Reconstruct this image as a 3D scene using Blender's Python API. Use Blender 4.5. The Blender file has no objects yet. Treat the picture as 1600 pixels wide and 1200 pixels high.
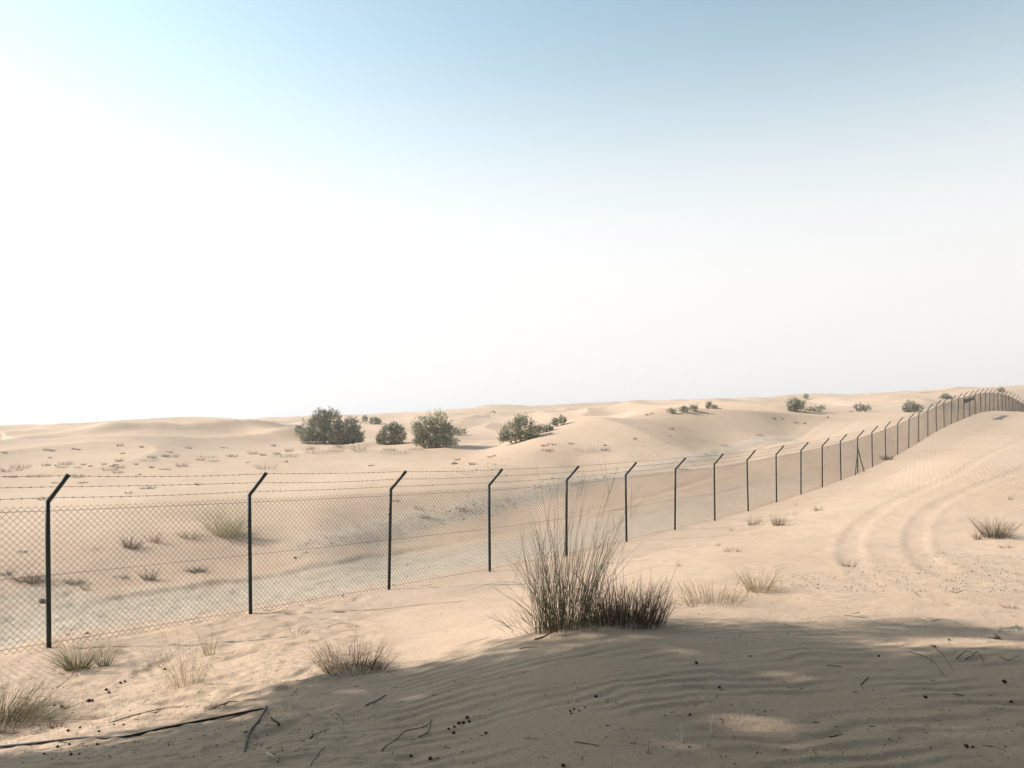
import bpy, math, random
import numpy as np
from mathutils import Vector

rng = np.random.default_rng(7)
random.seed(7)
SC = bpy.context.scene
COL = SC.collection

# ------------------------------------------------------------------ camera
F_PX, YH = 1200.0, 672.0            # focal length and horizon row of the 1600 x 1200 photograph
cam_d = bpy.data.cameras.new('camera')
cam_d.sensor_width = 36.0
cam_d.lens = 36.0 * F_PX / 1600.0
cam_d.shift_y = (YH - 600.0) / 1600.0
cam_d.clip_start, cam_d.clip_end = 0.05, 9000.0
cam = bpy.data.objects.new('camera', cam_d)
cam.rotation_euler = (math.radians(90), 0, 0)
COL.objects.link(cam)
SC.camera = cam

# ------------------------------------------------------------------ sky, sun, exposure
SKY_STRENGTH = 0.10
SUN_EL = math.radians(31)
SUN_AZ = math.atan2(-1.0, 0.15)      # from +Y towards +X
S = Vector((math.sin(SUN_AZ) * math.cos(SUN_EL), math.cos(SUN_AZ) * math.cos(SUN_EL), math.sin(SUN_EL)))
world = bpy.data.worlds.new('World')
SC.world = world
world.use_nodes = True
wn = world.node_tree
wn.nodes.clear()
sky = wn.nodes.new('ShaderNodeTexSky')
sky.sky_type = 'NISHITA'
sky.sun_disc = False
sky.sun_elevation = SUN_EL
sky.sun_rotation = SUN_AZ
sky.altitude = 0
sky.air_density = 1.0
sky.dust_density = 0.2
sky.ozone_density = 1.0
# desert dust: a bright low haze all round the horizon, brighter towards the sun
def wmath(op, a, b=None):
    n = wn.nodes.new('ShaderNodeMath'); n.operation = op
    for k, v in enumerate((a, b)):
        if v is None: continue
        if isinstance(v, bpy.types.NodeSocket): wn.links.new(v, n.inputs[k])
        else: n.inputs[k].default_value = v
    return n.outputs[0]
wtc = wn.nodes.new('ShaderNodeTexCoord')
wsep = wn.nodes.new('ShaderNodeSeparateXYZ'); wn.links.new(wtc.outputs['Generated'], wsep.inputs[0])
HAZE_SIN = 0.36
zq = wmath('DIVIDE', wsep.outputs['Z'], HAZE_SIN)
zq2 = wmath('MULTIPLY', zq, zq)
hz = wmath('EXPONENT', wmath('MULTIPLY', wmath('MULTIPLY', zq2, zq2), -1.0))
wdot = wn.nodes.new('ShaderNodeVectorMath'); wdot.operation = 'DOT_PRODUCT'
wn.links.new(wtc.outputs['Generated'], wdot.inputs[0]); wdot.inputs[1].default_value = S
fwd = wmath('ADD', wmath('MULTIPLY', wdot.outputs['Value'], 0.12), 1.0)
tint = wn.nodes.new('ShaderNodeMix'); tint.data_type = 'RGBA'; tint.blend_type = 'MULTIPLY'; tint.inputs[0].default_value = 1.0
wn.links.new(sky.outputs[0], tint.inputs[6]); tint.inputs[7].default_value = (1.50, 1.37, 1.00, 1)
glow = wn.nodes.new('ShaderNodeVectorMath'); glow.operation = 'SCALE'
wn.links.new(tint.outputs[2], glow.inputs[0])
wn.links.new(wmath('EXPONENT', wmath('MULTIPLY', wdot.outputs['Value'], 0.22)), glow.inputs['Scale'])
wm = wn.nodes.new('ShaderNodeMix'); wm.data_type = 'RGBA'
wn.links.new(hz, wm.inputs[0]); wn.links.new(glow.outputs[0], wm.inputs[6]); wm.inputs[7].default_value = (5.15, 5.0, 4.92, 1)
bg = wn.nodes.new('ShaderNodeBackground')
wn.links.new(wmath('MULTIPLY', fwd, SKY_STRENGTH), bg.inputs['Strength'])
wo = wn.nodes.new('ShaderNodeOutputWorld')
wn.links.new(wm.outputs[2], bg.inputs[0])
wn.links.new(bg.outputs[0], wo.inputs[0])
sun_d = bpy.data.lights.new('sun', 'SUN')
sun_d.energy = 3.85
sun_d.angle = math.radians(0.6)
sun_d.color = (1.0, 0.98, 0.955)
sun = bpy.data.objects.new('sun', sun_d)
sun.rotation_euler = S.to_track_quat('Z', 'Y').to_euler()
sun.location = (-40, 0, 40)
COL.objects.link(sun)
SC.view_settings.view_transform = 'Standard'
SC.view_settings.look = 'None'
SC.view_settings.gamma = 1.0
SC.view_settings.exposure = 1.0
SC.view_settings.use_curve_mapping = False

# ------------------------------------------------------------------ helpers: meshes
def mesh_np(name, V, F, smooth=False):
    """V (n,3); F (m,k) one polygon size, or a list of such arrays"""
    me = bpy.data.meshes.new(name)
    Fs = F if isinstance(F, list) else [F]
    Fs = [np.asarray(f, dtype=np.int32) for f in Fs if len(f)]
    V = np.asarray(V, dtype=np.float32)
    me.vertices.add(len(V))
    me.vertices.foreach_set('co', V.ravel())
    nl = sum(f.size for f in Fs)
    npoly = sum(len(f) for f in Fs)
    me.loops.add(nl)
    me.loops.foreach_set('vertex_index', np.concatenate([f.ravel() for f in Fs]))
    me.polygons.add(npoly)
    tot = np.concatenate([np.full(len(f), f.shape[1], dtype=np.int32) for f in Fs])
    start = np.concatenate([[0], np.cumsum(tot)[:-1]]).astype(np.int32)
    me.polygons.foreach_set('loop_start', start)
    me.polygons.foreach_set('loop_total', tot)
    me.polygons.foreach_set('use_smooth', np.full(npoly, smooth, dtype=bool))
    me.update(calc_edges=True)
    return me

def link(name, me, mat=None, parent=None, loc=None, label=None, cat=None, group=None, kind=None):
    o = bpy.data.objects.new(name, me)
    COL.objects.link(o)
    if me is not None and mat is not None and not me.materials:
        for m in (mat if isinstance(mat, (list, tuple)) else [mat]):
            me.materials.append(m)
    if parent is not None:
        o.parent = parent
    if loc is not None:
        o.location = loc
    if label: o['label'] = label
    if cat: o['category'] = cat
    if group: o['group'] = group
    if kind: o['kind'] = kind
    return o

def tubes(P, R, sides=3, cap=True):
    """P (N,K,3) centre lines, R (N,K) radii -> V, [quads, caps]"""
    P = np.asarray(P, float); R = np.asarray(R, float)
    N, K, _ = P.shape
    T = np.gradient(P, axis=1)
    T /= np.linalg.norm(T, axis=2, keepdims=True) + 1e-12
    A = np.where(np.abs(T[..., 2:3]) < 0.8, np.array([0, 0, 1.0]), np.array([1.0, 0, 0]))
    A = np.repeat(A[:, :1], K, axis=1)
    U = np.cross(T, A); U /= np.linalg.norm(U, axis=2, keepdims=True) + 1e-12
    W = np.cross(T, U)
    a = np.arange(sides) * 2 * np.pi / sides
    V = P[:, :, None, :] + R[:, :, None, None] * (np.cos(a)[None, None, :, None] * U[:, :, None, :] + np.sin(a)[None, None, :, None] * W[:, :, None, :])
    idx = np.arange(N * K * sides).reshape(N, K, sides)
    nx = np.roll(idx, -1, axis=2)
    Q = np.stack([idx[:, :-1], nx[:, :-1], nx[:, 1:], idx[:, 1:]], axis=-1).reshape(-1, 4)
    Fs = [Q]
    if cap:
        Fs.append(np.concatenate([idx[:, 0, ::-1], idx[:, -1, :]]))
    return V.reshape(-1, 3), Fs

class Bag:
    """collects geometry for one mesh"""
    def __init__(self): self.V = []; self.F = {}; self.n = 0
    def add(self, V, Fs):
        for f in (Fs if isinstance(Fs, list) else [Fs]):
            if len(f): self.F.setdefault(f.shape[1], []).append(np.asarray(f) + self.n)
        self.V.append(np.asarray(V)); self.n += len(V)
        return self
    def mesh(self, name, smooth=False):
        return mesh_np(name, np.concatenate(self.V), [np.concatenate(v) for v in self.F.values()], smooth)

def quads(C, D, L, W):
    """leaf quads: centres C, direction D, half length L, half width vectors W"""
    D = D / (np.linalg.norm(D, axis=1, keepdims=True) + 1e-9)
    a = rng.normal(size=D.shape)
    U = np.cross(D, a); U /= np.linalg.norm(U, axis=1, keepdims=True) + 1e-9
    L = np.reshape(L, (-1, 1)); W = np.reshape(W, (-1, 1))
    V = np.stack([C - D * L, C + U * W, C + D * L, C - U * W], axis=1)
    F = np.arange(len(C) * 4).reshape(-1, 4)
    return V.reshape(-1, 3), [F]

# ------------------------------------------------------------------ helpers: noise
def pnoise(x, y, seed=0):
    x = np.asarray(x, float); y = np.asarray(y, float)
    xi = np.floor(x).astype(np.int64); yi = np.floor(y).astype(np.int64)
    fx = x - xi; fy = y - yi
    def g(ix, iy, dx, dy):
        h = (ix * 374761393 + iy * 668265263 + seed * 982451653) & 0xFFFFFFFF
        h = ((h ^ (h >> 13)) * 1274126177) & 0xFFFFFFFF
        h = h ^ (h >> 16)
        a = (h & 0xFFFF) * (2 * np.pi / 65536.0)
        return np.cos(a) * dx + np.sin(a) * dy
    u = fx * fx * fx * (fx * (fx * 6 - 15) + 10); v = fy * fy * fy * (fy * (fy * 6 - 15) + 10)
    n0 = g(xi, yi, fx, fy) * (1 - u) + g(xi + 1, yi, fx - 1, fy) * u
    n1 = g(xi, yi + 1, fx, fy - 1) * (1 - u) + g(xi + 1, yi + 1, fx - 1, fy - 1) * u
    return (n0 * (1 - v) + n1 * v) * 1.4

def fbm(x, y, o=4, seed=0):
    s = 0; a = 1.0; t = 0
    for k in range(o):
        s = s + a * pnoise(x * 2 ** k, y * 2 ** k, seed + k * 17); t += a; a *= 0.5
    return s / t

def sstep(a, b, x):
    t = np.clip((x - a) / (b - a), 0, 1)
    return t * t * (3 - 2 * t)

# ------------------------------------------------------------------ the fence line (3 m between posts)
POST_H = 1.94
NPOST = 41
def fence_path():
    p = (-6.177, 10.246, 0.8856, 0.0795, -0.1954, 0.1297)
    X, Y = [p[0]], [p[1]]
    for i in range(NPOST):
        t = min(i, 28) / 28.0
        th = p[2] + p[3] * t + p[4] * t * t + p[5] * t ** 3 if i < 26 else 0.886
        X.append(X[-1] + 3 * math.cos(th)); Y.append(Y[-1] + 3 * math.sin(th))
    return np.array(X), np.array(Y)
FX, FY = fence_path()
FX = np.concatenate([[FX[0] - 3 * math.cos(.8856)], FX]); FY = np.concatenate([[FY[0] - 3 * math.sin(.8856)], FY])
FZ = [-2.78, -2.88, -3.01, -3.10, -3.17, -3.20, -3.19, -3.17, -3.13, -3.06, -2.96, -2.83, -2.68, -2.50, -2.31, -2.07, -1.79, -1.51, -1.19, -.83, -.45, -.10, .21, .49, .76, 1.00, 1.24, 1.47, 1.66, 1.83, 1.95, 2.04, 2.10, 2.13, 2.12, 2.07, 2.0, 1.9, 1.78, 1.62, 1.45, 1.25]
FZ = np.array(FZ[:len(FX)] + [1.0] * max(0, len(FX) - len(FZ)))

# ------------------------------------------------------------------ terrain from surveyed points (pixel row, column, depth)
CP = [
 # near ground the photographer stands on
 (-300,1200,4.9),(0,1200,4.62),(400,1200,4.05),(800,1200,3.80),(1200,1200,3.72),(1600,1200,3.70),(1900,1200,3.7),
 (0,1165,5.6),(100,1100,7.0),(400,1110,5.75),(300,1050,8.1),(500,1050,7.1),(600,980,10.2),(200,1040,8.7),(-100,1080,8.2),
 (800,1090,5.2),(1200,1090,5.05),(1590,1100,4.95),(650,1060,6.5),
 (800,990,7.6),(900,978,7.65),(1000,970,7.8),(1200,968,8.1),(1400,985,7.6),(1600,1010,7.0),
 (800,925,13.2),(1000,905,13.2),(700,930,13.2),(1100,860,17.6),(1120,935,9.9),(1200,915,11.2),(1300,925,10.4),(1450,915,10.8),(1600,920,10.4),
 (1200,850,18.6),(1300,840,19.3),(1400,850,17.6),(1500,860,16.4),(1600,855,16.4),(1800,860,16),
 (1300,780,29),(1400,780,27),(1500,780,26),(1600,785,25),(1450,720,41),(1530,700,47),(1600,700,45),(1600,670,58),(1560,660,64),(1600,645,80),(1700,640,80),(1530,645,74),(1800,700,48),
 # ground left of and behind the fence: track, berm, dunes
 (0,985,12.6),(150,950,14.2),(400,915,16.4),(600,880,19.2),(800,830,25),(1000,780,33),(1130,740,42),(1230,715,48),(1300,695,53),
 (-200,960,12.5),(0,935,14.4),(200,920,15.7),(400,893,17.6),(620,835,23),(800,782,30.5),(1000,733,41),(1150,703,52),(1230,682,61),(1330,662,68),
 (0,890,16),(150,860,18),(300,830,20.4),(500,820,22),(650,790,27),(0,830,20),(100,780,27),(400,780,27),(600,760,30),(750,745,34),(870,730,39),(-200,790,24),
 (0,740,38),(200,735,39),(350,730,41),(550,730,42),(700,722,44),(0,715,45),(200,712,46),(400,715,47),(-200,730,38),
 (0,697,53),(120,692,56),(0,685,66),(100,684,65),(190,676,68),(250,666,74),(330,664,78),(400,672,76),(460,683,74),(330,690,66),(430,694,65),
 (0,678,84),(100,672,90),(200,666,95),(520,694,66),(612,694,63),(678,700,57),(590,705,54),(740,695,66),(780,690,72),(815,690,75),(760,705,51),
 (850,675,53),(905,664,54),(960,656,56),(1010,652,58),(1100,649,66),(1200,646,74),(1300,645,80),(1420,643,84),
 (850,690,64),(930,668,72),(1000,655,76),(900,715,44),(1000,700,47),(1100,685,54),(1200,663,64),(1050,670,54),
 (570,662,112),(650,664,100),(760,664,110),(880,664,92),(1050,646,95),(1110,638,112),(1243,643,98),(1347,643,92),(1425,643,92),(480,674,95),
 (60,671,150),(300,665,150),(450,661,160),(600,656,160),(700,655,150),(800,650,160),(900,646,160),(1000,640,160),(1100,636,160),(1200,632,150),(1300,630,150),(1400,626,140),(1477,622,140),(1560,616,130),(1600,622,130),(1700,625,130),
]
for xk, yk in [(-200,682),(0,681),(60,676),(100,677),(210,671),(300,670),(365,661),(440,656),(540,652),(640,648),(700,645),(752,636),(830,638),(900,634),(965,631),(1050,627),(1100,627),(1150,629),(1200,624),(1290,618),(1340,620),(1400,616),(1500,613),(1560,613),(1600,615),(1800,620)]:
    CP.append((xk, yk, 250.0)); CP.append((xk, yk + 6, 330.0)); CP.append((xk, max(yk + 14, 674), 600.0))
def px2w(x, y, Z):
    return ((x - 800) / F_PX * Z, Z, -(y - YH) / F_PX * Z)
CW = [px2w(*c) for c in CP]
for i in range(len(FX)): CW.append((FX[i], FY[i], FZ[i]))
# the unseen surroundings: gentle sand around and behind the photographer
for deg in (-150, -110, -75, -50, 50, 75, 110, 150, 180):
    for r, z in ((9, -1.9), (30, -2.0), (110, -0.5), (330, -1.0), (700, -2.5)):
        if abs(deg) <= 50 and r < 20: continue
        zz = z
        if deg in (-50, -75) and r < 40: zz = -2.8
        if deg in (50,) and r > 50: zz = 1.2
        CW.append((r * math.sin(math.radians(deg)), r * math.cos(math.radians(deg)), zz))
for deg in range(-180, 180, 45):
    CW.append((1.6 * math.sin(math.radians(deg)), 1.6 * math.cos(math.radians(deg)), -1.6))
CW = np.array(CW)
def emb(x, y):
    r = np.hypot(x, y); ph = np.arctan2(x, y)
    return np.stack([2.6 * np.sin(ph) * np.minimum(1, r / 2), 2.6 * np.cos(ph) * np.minimum(1, r / 2), np.log(r + 2.5)], axis=-1), r
E0, R0 = emb(CW[:, 0], CW[:, 1])
G0 = CW[:, 2] / (R0 + 3)
n0 = len(CW)
Kd = np.linalg.norm(E0[:, None] - E0[None], axis=2)
Kd = Kd ** 3
A = np.zeros((n0 + 4, n0 + 4))
A[:n0, :n0] = Kd + np.eye(n0) * 4e-4
A[:n0, n0] = 1; A[:n0, n0 + 1:] = E0
A[n0:, :n0] = A[:n0, n0:].T
COEF = np.linalg.solve(A, np.concatenate([G0, np.zeros(4)]))
def base_h(x, y):
    x = np.asarray(x, float).ravel(); y = np.asarray(y, float).ravel()
    out = np.empty(len(x))
    for a in range(0, len(x), 20000):
        e, r = emb(x[a:a + 20000], y[a:a + 20000])
        d2 = (e ** 2).sum(1)[:, None] + (E0 ** 2).sum(1)[None] - 2 * e @ E0.T
        np.maximum(d2, 0, out=d2)
        k = d2 * np.sqrt(d2)
        g = k @ COEF[:n0] + COEF[n0] + e @ COEF[n0 + 1:]
        out[a:a + 20000] = g * (r + 3)
    r = np.hypot(x, y)
    far = sstep(450, 800, r)
    return out * (1 - far) + far * np.clip(-0.004 * r, -12, -3)

ZS = np.exp(np.linspace(math.log(2.2), math.log(420), 260))
def ray_hit(xp, yp, hfun):
    """first point of the ground seen at a pixel of the photograph"""
    X = (xp - 800) / F_PX * ZS
    zr = -(yp - YH) / F_PX * ZS
    d = hfun(X, ZS) - zr
    k = np.argmax(d > 0)
    if not (d > 0).any(): k = len(ZS) - 1
    if k == 0: return X[0], ZS[0]
    zf = np.linspace(ZS[k - 1], ZS[k], 10)
    d = hfun((xp - 800) / F_PX * zf, zf) + (yp - YH) / F_PX * zf
    k = max(1, int(np.argmax(d > 0))) if (d > 0).any() else 9
    t = np.clip(-d[k - 1] / (d[k] - d[k - 1] + 1e-12), 0, 1)
    Z = zf[k - 1] + t * (zf[k] - zf[k - 1])
    return (xp - 800) / F_PX * Z, Z
def pl(pts):
    """pixel polyline -> smooth ground polyline"""
    q = np.array([ray_hit(a, b, base_h) for a, b in pts])
    t = np.arange(len(q)); tt = np.linspace(0, len(q) - 1, (len(q) - 1) * 4 + 1)
    m = np.gradient(q, axis=0)
    i = np.minimum(tt.astype(int), len(q) - 2); u = (tt - i)[:, None]
    h00 = 2 * u ** 3 - 3 * u ** 2 + 1; h10 = u ** 3 - 2 * u ** 2 + u; h01 = -2 * u ** 3 + 3 * u ** 2; h11 = u ** 3 - u ** 2
    return h00 * q[i] + h10 * m[i] + h01 * q[i + 1] + h11 * m[i + 1]

TRACKS = [(pl(p), w * .85, d * .22) for p, w, d in [
 ([(1640,672),(1560,703),(1500,738),(1440,765),(1380,793),(1345,820),(1328,850),(1335,878),(1365,897)], .26, .075),
 ([(1640,712),(1590,735),(1530,758),(1480,780),(1445,805),(1430,835),(1436,862),(1462,888),(1500,905)], .26, .085),
 ([(1180,715),(1230,690),(1270,668),(1300,655)], .3, .10), ([(1215,715),(1280,690),(1320,668),(1345,655)], .3, .09),
 ([(860,830),(1000,790),(1130,752),(1240,722),(1320,698)], .25, .05), ([(900,835),(1040,797),(1160,760),(1260,728),(1330,702)], .25, .05),
 ([(600,868),(740,843),(900,805),(1040,768),(1180,728),(1290,697)], .3, .05), ([(1010,780),(1100,748),(1200,712),(1290,684)], .25, .05),
 ([(1330,880),(1350,905),(1400,930)], .2, .03), ([(1440,880),(1470,900),(1540,915)], .2, .03),
 ([(0,990),(200,955),(400,922),(600,890),(800,850)], .35, .035), ([(0,965),(200,938),(400,908),(600,876)], .3, .03),
]]
RIDGES = [(pl(p), a, w, l) for p, a, w, l in [
 ([(-60,690),(20,689),(80,686),(140,682),(200,675),(255,670),(300,668)], .5, 8, 2.6),
 ([(255,671),(310,671),(360,674),(410,679),(455,687),(475,692)], .62, 8, 2.6),
 ([(560,668),(620,670),(690,668),(760,665)], .6, 12, 4.0),
 ([(690,662),(760,655),(840,656),(900,660)], .6, 14, 4.5),
 ([(860,650),(930,645),(1000,647),(1050,650)], .5, 14, 4.5),
 ([(1010,641),(1070,636),(1130,638),(1180,642)], .45, 14, 5.0),
 ([(1160,637),(1240,631),(1320,633),(1380,637)], .5, 14, 5.0),
 ([(40,676),(130,671),(230,668)], .35, 12, 4.0),
]]
SCARP = pl([(120,948),(200,932),(300,917),(400,903),(500,884),(610,866),(680,852),(740,842)])
BERM = pl([(420,872),(520,848),(620,822),(700,805),(780,786),(850,766),(900,752),(1000,733),(1080,720),(1150,704),(1230,682)])
GREY = pl([(-260,1010),(-80,1003),(60,976),(200,955),(330,938),(450,920),(560,900),(650,886),(760,868),(880,848),(1000,818),(1080,797),(1150,777),(1230,748)])
GREY2 = pl([(0,940),(60,928),(120,935)])
def dist_pl(x, y, P, reach):
    """distance to a polyline (inf beyond reach), signed side, position along it 0..1"""
    D = np.full(len(x), 1e9); Sg = np.zeros(len(x)); U = np.zeros(len(x))
    sel = np.where((x > P[:, 0].min() - reach) & (x < P[:, 0].max() + reach) & (y > P[:, 1].min() - reach) & (y < P[:, 1].max() + reach))[0]
    if len(sel) == 0: return D, Sg, U
    xs, ys = x[sel], y[sel]
    d0 = np.full(len(sel), 1e9); s0 = np.zeros(len(sel)); u0 = np.zeros(len(sel))
    n = len(P) - 1
    for k in range(n):
        ax, ay = P[k]; bx, by = P[k + 1]
        vx, vy = bx - ax, by - ay
        l2 = vx * vx + vy * vy + 1e-9
        t = np.clip(((xs - ax) * vx + (ys - ay) * vy) / l2, 0, 1)
        dx, dy = xs - ax - t * vx, ys - ay - t * vy
        d = np.hypot(dx, dy)
        b = d < d0
        d0 = np.where(b, d, d0); s0 = np.where(b, np.sign(vx * dy - vy * dx), s0); u0 = np.where(b, (k + t) / n, u0)
    D[sel] = d0; Sg[sel] = s0; U[sel] = u0
    return D, Sg, U

MOUNDS = []   # (x, y, radius, height): sand gathered round plants
def add_mound(xp, yp, rad, h):
    X, Y = ray_hit(xp, yp, base_h)
    MOUNDS.append((X, Y, rad, h))
add_mound(925, 972, .75, .13); add_mound(1110, 938, .55, .07); add_mound(1185, 922, .45, .06); add_mound(545, 1045, .45, .06)
add_mound(1200, 818, .9, .10); add_mound(1555, 838, .8, .08); add_mound(355, 832, 1.2, .15); add_mound(285, 1068, .5, .05)
add_mound(20, 1120, .7, .1); add_mound(515, 694, 5, .3); add_mound(678, 700, 4, .3)

def relief(x, y, want_masks=False):
    """detail added to the surveyed surface"""
    r = np.hypot(x, y)
    dz = np.zeros(len(x))
    ramp_ = sstep(.34, .45, x / np.maximum(y, .1)) * (y > 0) * (1 - sstep(112, 135, r))
    # dunes beyond the track: soft ridges that steepen to the lee side
    far = sstep(60, 130, r) * (1 - ramp_)
    q = fbm(x / 60 + .3 * fbm(x / 90, y / 90, 2, 5), y / 34, 3, 11)
    rid = 1 - np.abs(pnoise(x / 44 + .9 * q, y / 30 + .5 * q, 23))
    dz += far * (1.05 * (rid ** 3 - .35) + .5 * q) * np.clip(r / 160, .3, 1.15)
    rid2 = 1 - np.abs(pnoise(x / 21 + .7 * q, y / 13, 29))
    dz += (1 - ramp_) * sstep(75, 150, r) * .32 * (rid2 ** 3 - .35)
    rid3 = 1 - np.abs(pnoise(x / 17 + .6 * q + 3.3, y / 24 - .4 * q, 27))
    dz += (1 - ramp_) * sstep(40, 62, r) * (1 - sstep(110, 170, r)) * .85 * (rid3 ** 3 - .4)
    for P, A_, wb, wl in RIDGES:
        d, sd, u_ = dist_pl(x, y, P, 3 * wb)
        m = d < 3 * wb
        if m.any():
            e_ = d[m] * sd[m] + .12 * wb * pnoise(x[m] / wb, y[m] / wb, 97)
            prof_ = np.where(e_ > 0, np.exp(-(np.maximum(e_, 0) / wb) ** 2), 1 - sstep(0, wl, -e_))
            dz[m] += A_ * prof_ * sstep(0, .22, u_[m]) * (1 - sstep(.78, 1, u_[m]))
    mid = sstep(22, 45, r) * (1 - sstep(90, 160, r)) * (1 - .7 * ramp_)
    dz += mid * (.13 * fbm(x / 11, y / 7, 3, 31) + .05 * fbm(x / 2.6, y / 2.0, 2, 37))
    near = 1 - sstep(30, 60, r)
    dz += near * (.05 * fbm(x / 3.1, y / 2.4, 3, 41) + .02 * fbm(x / .9, y / .7, 2, 43))
    # wind ripples
    a = math.radians(108)
    w = .24 * fbm(x / .9, y / .9, 3, 51) + .5 * pnoise(x / 5, y / 5, 52)
    u = (x * math.cos(a) + y * math.sin(a) + w)
    lam = .20
    ph = 2 * np.pi * u / lam
    prof = np.sin(ph + .45 * np.sin(ph))
    amp = sstep(-.3, .45, pnoise(x / 1.1, y / .8, 55) + .12) * (1 + .35 * pnoise(x / .5, y / .35, 57))
    rip = (1 - sstep(14, 26, r)) * amp
    # trampled, littered sand on the left and along the fence
    lump = sstep(.2, 1.4, -x - .2 * (y - 5)) * (1 - sstep(14, 22, r)) 
    dz += .0078 * (1 - .3 * sstep(6.5, 9, r)) * prof * rip * (1 - .75 * lump)
    fp = fbm(x / .33, y / .24, 3, 61)
    dz += (.030 * lump + .006 * (1 - sstep(10, 22, r))) * fp
    dz -= .03 * lump * sstep(.28, .6, pnoise(x / .42, y / .36, 67))
    dz += (.004 + .007 * lump) * (1 - sstep(7, 14, r)) * fbm(x / .10, y / .075, 3, 71)
    ridge = (1 - np.abs(pnoise(x / .55, y / .33, 73)))
    dz += .014 * sstep(9, 11, r) * (1 - sstep(22, 34, r)) * sstep(0, 4, x) * (ridge ** 2 - .5)
    # tyre tracks
    for P, wd, dp in TRACKS:
        d, s, u_ = dist_pl(x, y, P, 2)
        m = d < 4 * wd
        if m.any():
            t = d[m] / wd
            fade = sstep(0, .06, u_[m]) * (1 - sstep(.9, 1, u_[m]))
            wob = 1 + .5 * pnoise(x[m] / .5, y[m] / .5, 77)
            dz[m] += fade * dp * wob * (-np.exp(-t ** 4) + .30 * np.exp(-((t - 1.6) / .45) ** 2))
    # cut bank along the track and the gravelly berm
    d, s, u_ = dist_pl(x, y, SCARP, 2.5)
    m = d < 2.5
    if m.any():
        sd = d[m] * s[m] + .12 * pnoise(x[m] / .8, y[m] / .8, 81)
        fade = sstep(0, .15, u_[m]) * (1 - sstep(.55, .95, u_[m]))
        dz[m] += fade * .045 * (sstep(-.06, .06, sd) - .3) * np.exp(-(np.abs(sd) / .8) ** 2)
    bd, bs, bu = dist_pl(x, y, BERM, 4)
    m = bd < 4
    if m.any():
        wv = 1 + .8 * fbm(x[m] / 1.2, y[m] / 1.2, 3, 83)
        dz[m] += .065 * wv * np.exp(-(bd[m] / .8) ** 2) * sstep(0, .1, bu[m])
    for mx, my, mr, mh in MOUNDS:
        q2 = ((x - mx) ** 2 + (y - my) ** 2) / mr ** 2
        dz += mh * np.exp(-q2 * 1.6)
    if not want_masks: return dz
    gd, gs, gu = dist_pl(x, y, GREY, 5)
    n = fbm(x / 1.6, y / 1.1, 4, 91)
    wdt = 1.35 + .30 * (y / 14)
    grey = np.clip(1.15 - sstep(.45, 1.2, gd / wdt + .22 * n), 0, 1) * (1 - .55 * sstep(.55, .95, gu))
    g2, _, _ = dist_pl(x, y, GREY2, 3)
    grey = np.maximum(grey, .8 * (1 - sstep(.3, 1.0, g2 / .8 + .5 * n)))
    grav = (1 - sstep(.35, 1.2, bd / 1.0 + .6 * n)) * sstep(0, .12, bu)
    return dz, grey, grav

def ground(x, y):
    x = np.atleast_1d(np.asarray(x, float)).ravel(); y = np.atleast_1d(np.asarray(y, float)).ravel()
    return base_h(x, y) + relief(x, y)
def gz(x, y): return float(ground([x], [y])[0])
def at(xp, yp):
    """pixel of the photograph -> point on the ground, metres per pixel there"""
    X, Y = ray_hit(xp, yp, ground)
    return X, Y, gz(X, Y), Y / F_PX

# ------------------------------------------------------------------ materials
def mat_new(name):
    m = bpy.data.materials.new(name)
    m.use_nodes = True
    nt = m.node_tree
    b = nt.nodes['Principled BSDF']
    b.inputs['Specular IOR Level'].default_value = .25
    return m, nt, b
def N(nt, t, **kw):
    n = nt.nodes.new(t)
    for k, v in kw.items(): setattr(n, k, v)
    return n
def noise(nt, vec, scale, detail=4, rough=.55):
    n = N(nt, 'ShaderNodeTexNoise')
    n.inputs['Scale'].default_value = scale; n.inputs['Detail'].default_value = detail; n.inputs['Roughness'].default_value = rough
    if vec is not None: nt.links.new(vec, n.inputs['Vector'])
    return n.outputs['Fac']
def ramp(nt, fac, stops):
    r = N(nt, 'ShaderNodeValToRGB')
    e = r.color_ramp.elements
    while len(e) < len(stops): e.new(.5)
    for i, (p, c) in enumerate(stops):
        e[i].position = p
        e[i].color = (*c, 1) if not isinstance(c, (int, float)) else (c, c, c, 1)
    nt.links.new(fac, r.inputs[0])
    return r.outputs[0]
def mix(nt, fac, a, b, blend='MIX'):
    m = N(nt, 'ShaderNodeMix', data_type='RGBA', blend_type=blend)
    for s_, v in ((0, fac), (6, a), (7, b)):
        if isinstance(v, bpy.types.NodeSocket): nt.links.new(v, m.inputs[s_])
        elif s_ == 0: m.inputs[0].default_value = v
        else: m.inputs[s_].default_value = (*v, 1)
    return m.outputs[2]
def mth(nt, op, a, b=None):
    m = N(nt, 'ShaderNodeMath', operation=op)
    for i, v in enumerate((a, b)):
        if v is None: continue
        if isinstance(v, bpy.types.NodeSocket): nt.links.new(v, m.inputs[i])
        else: m.inputs[i].default_value = v
    return m.outputs[0]

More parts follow.
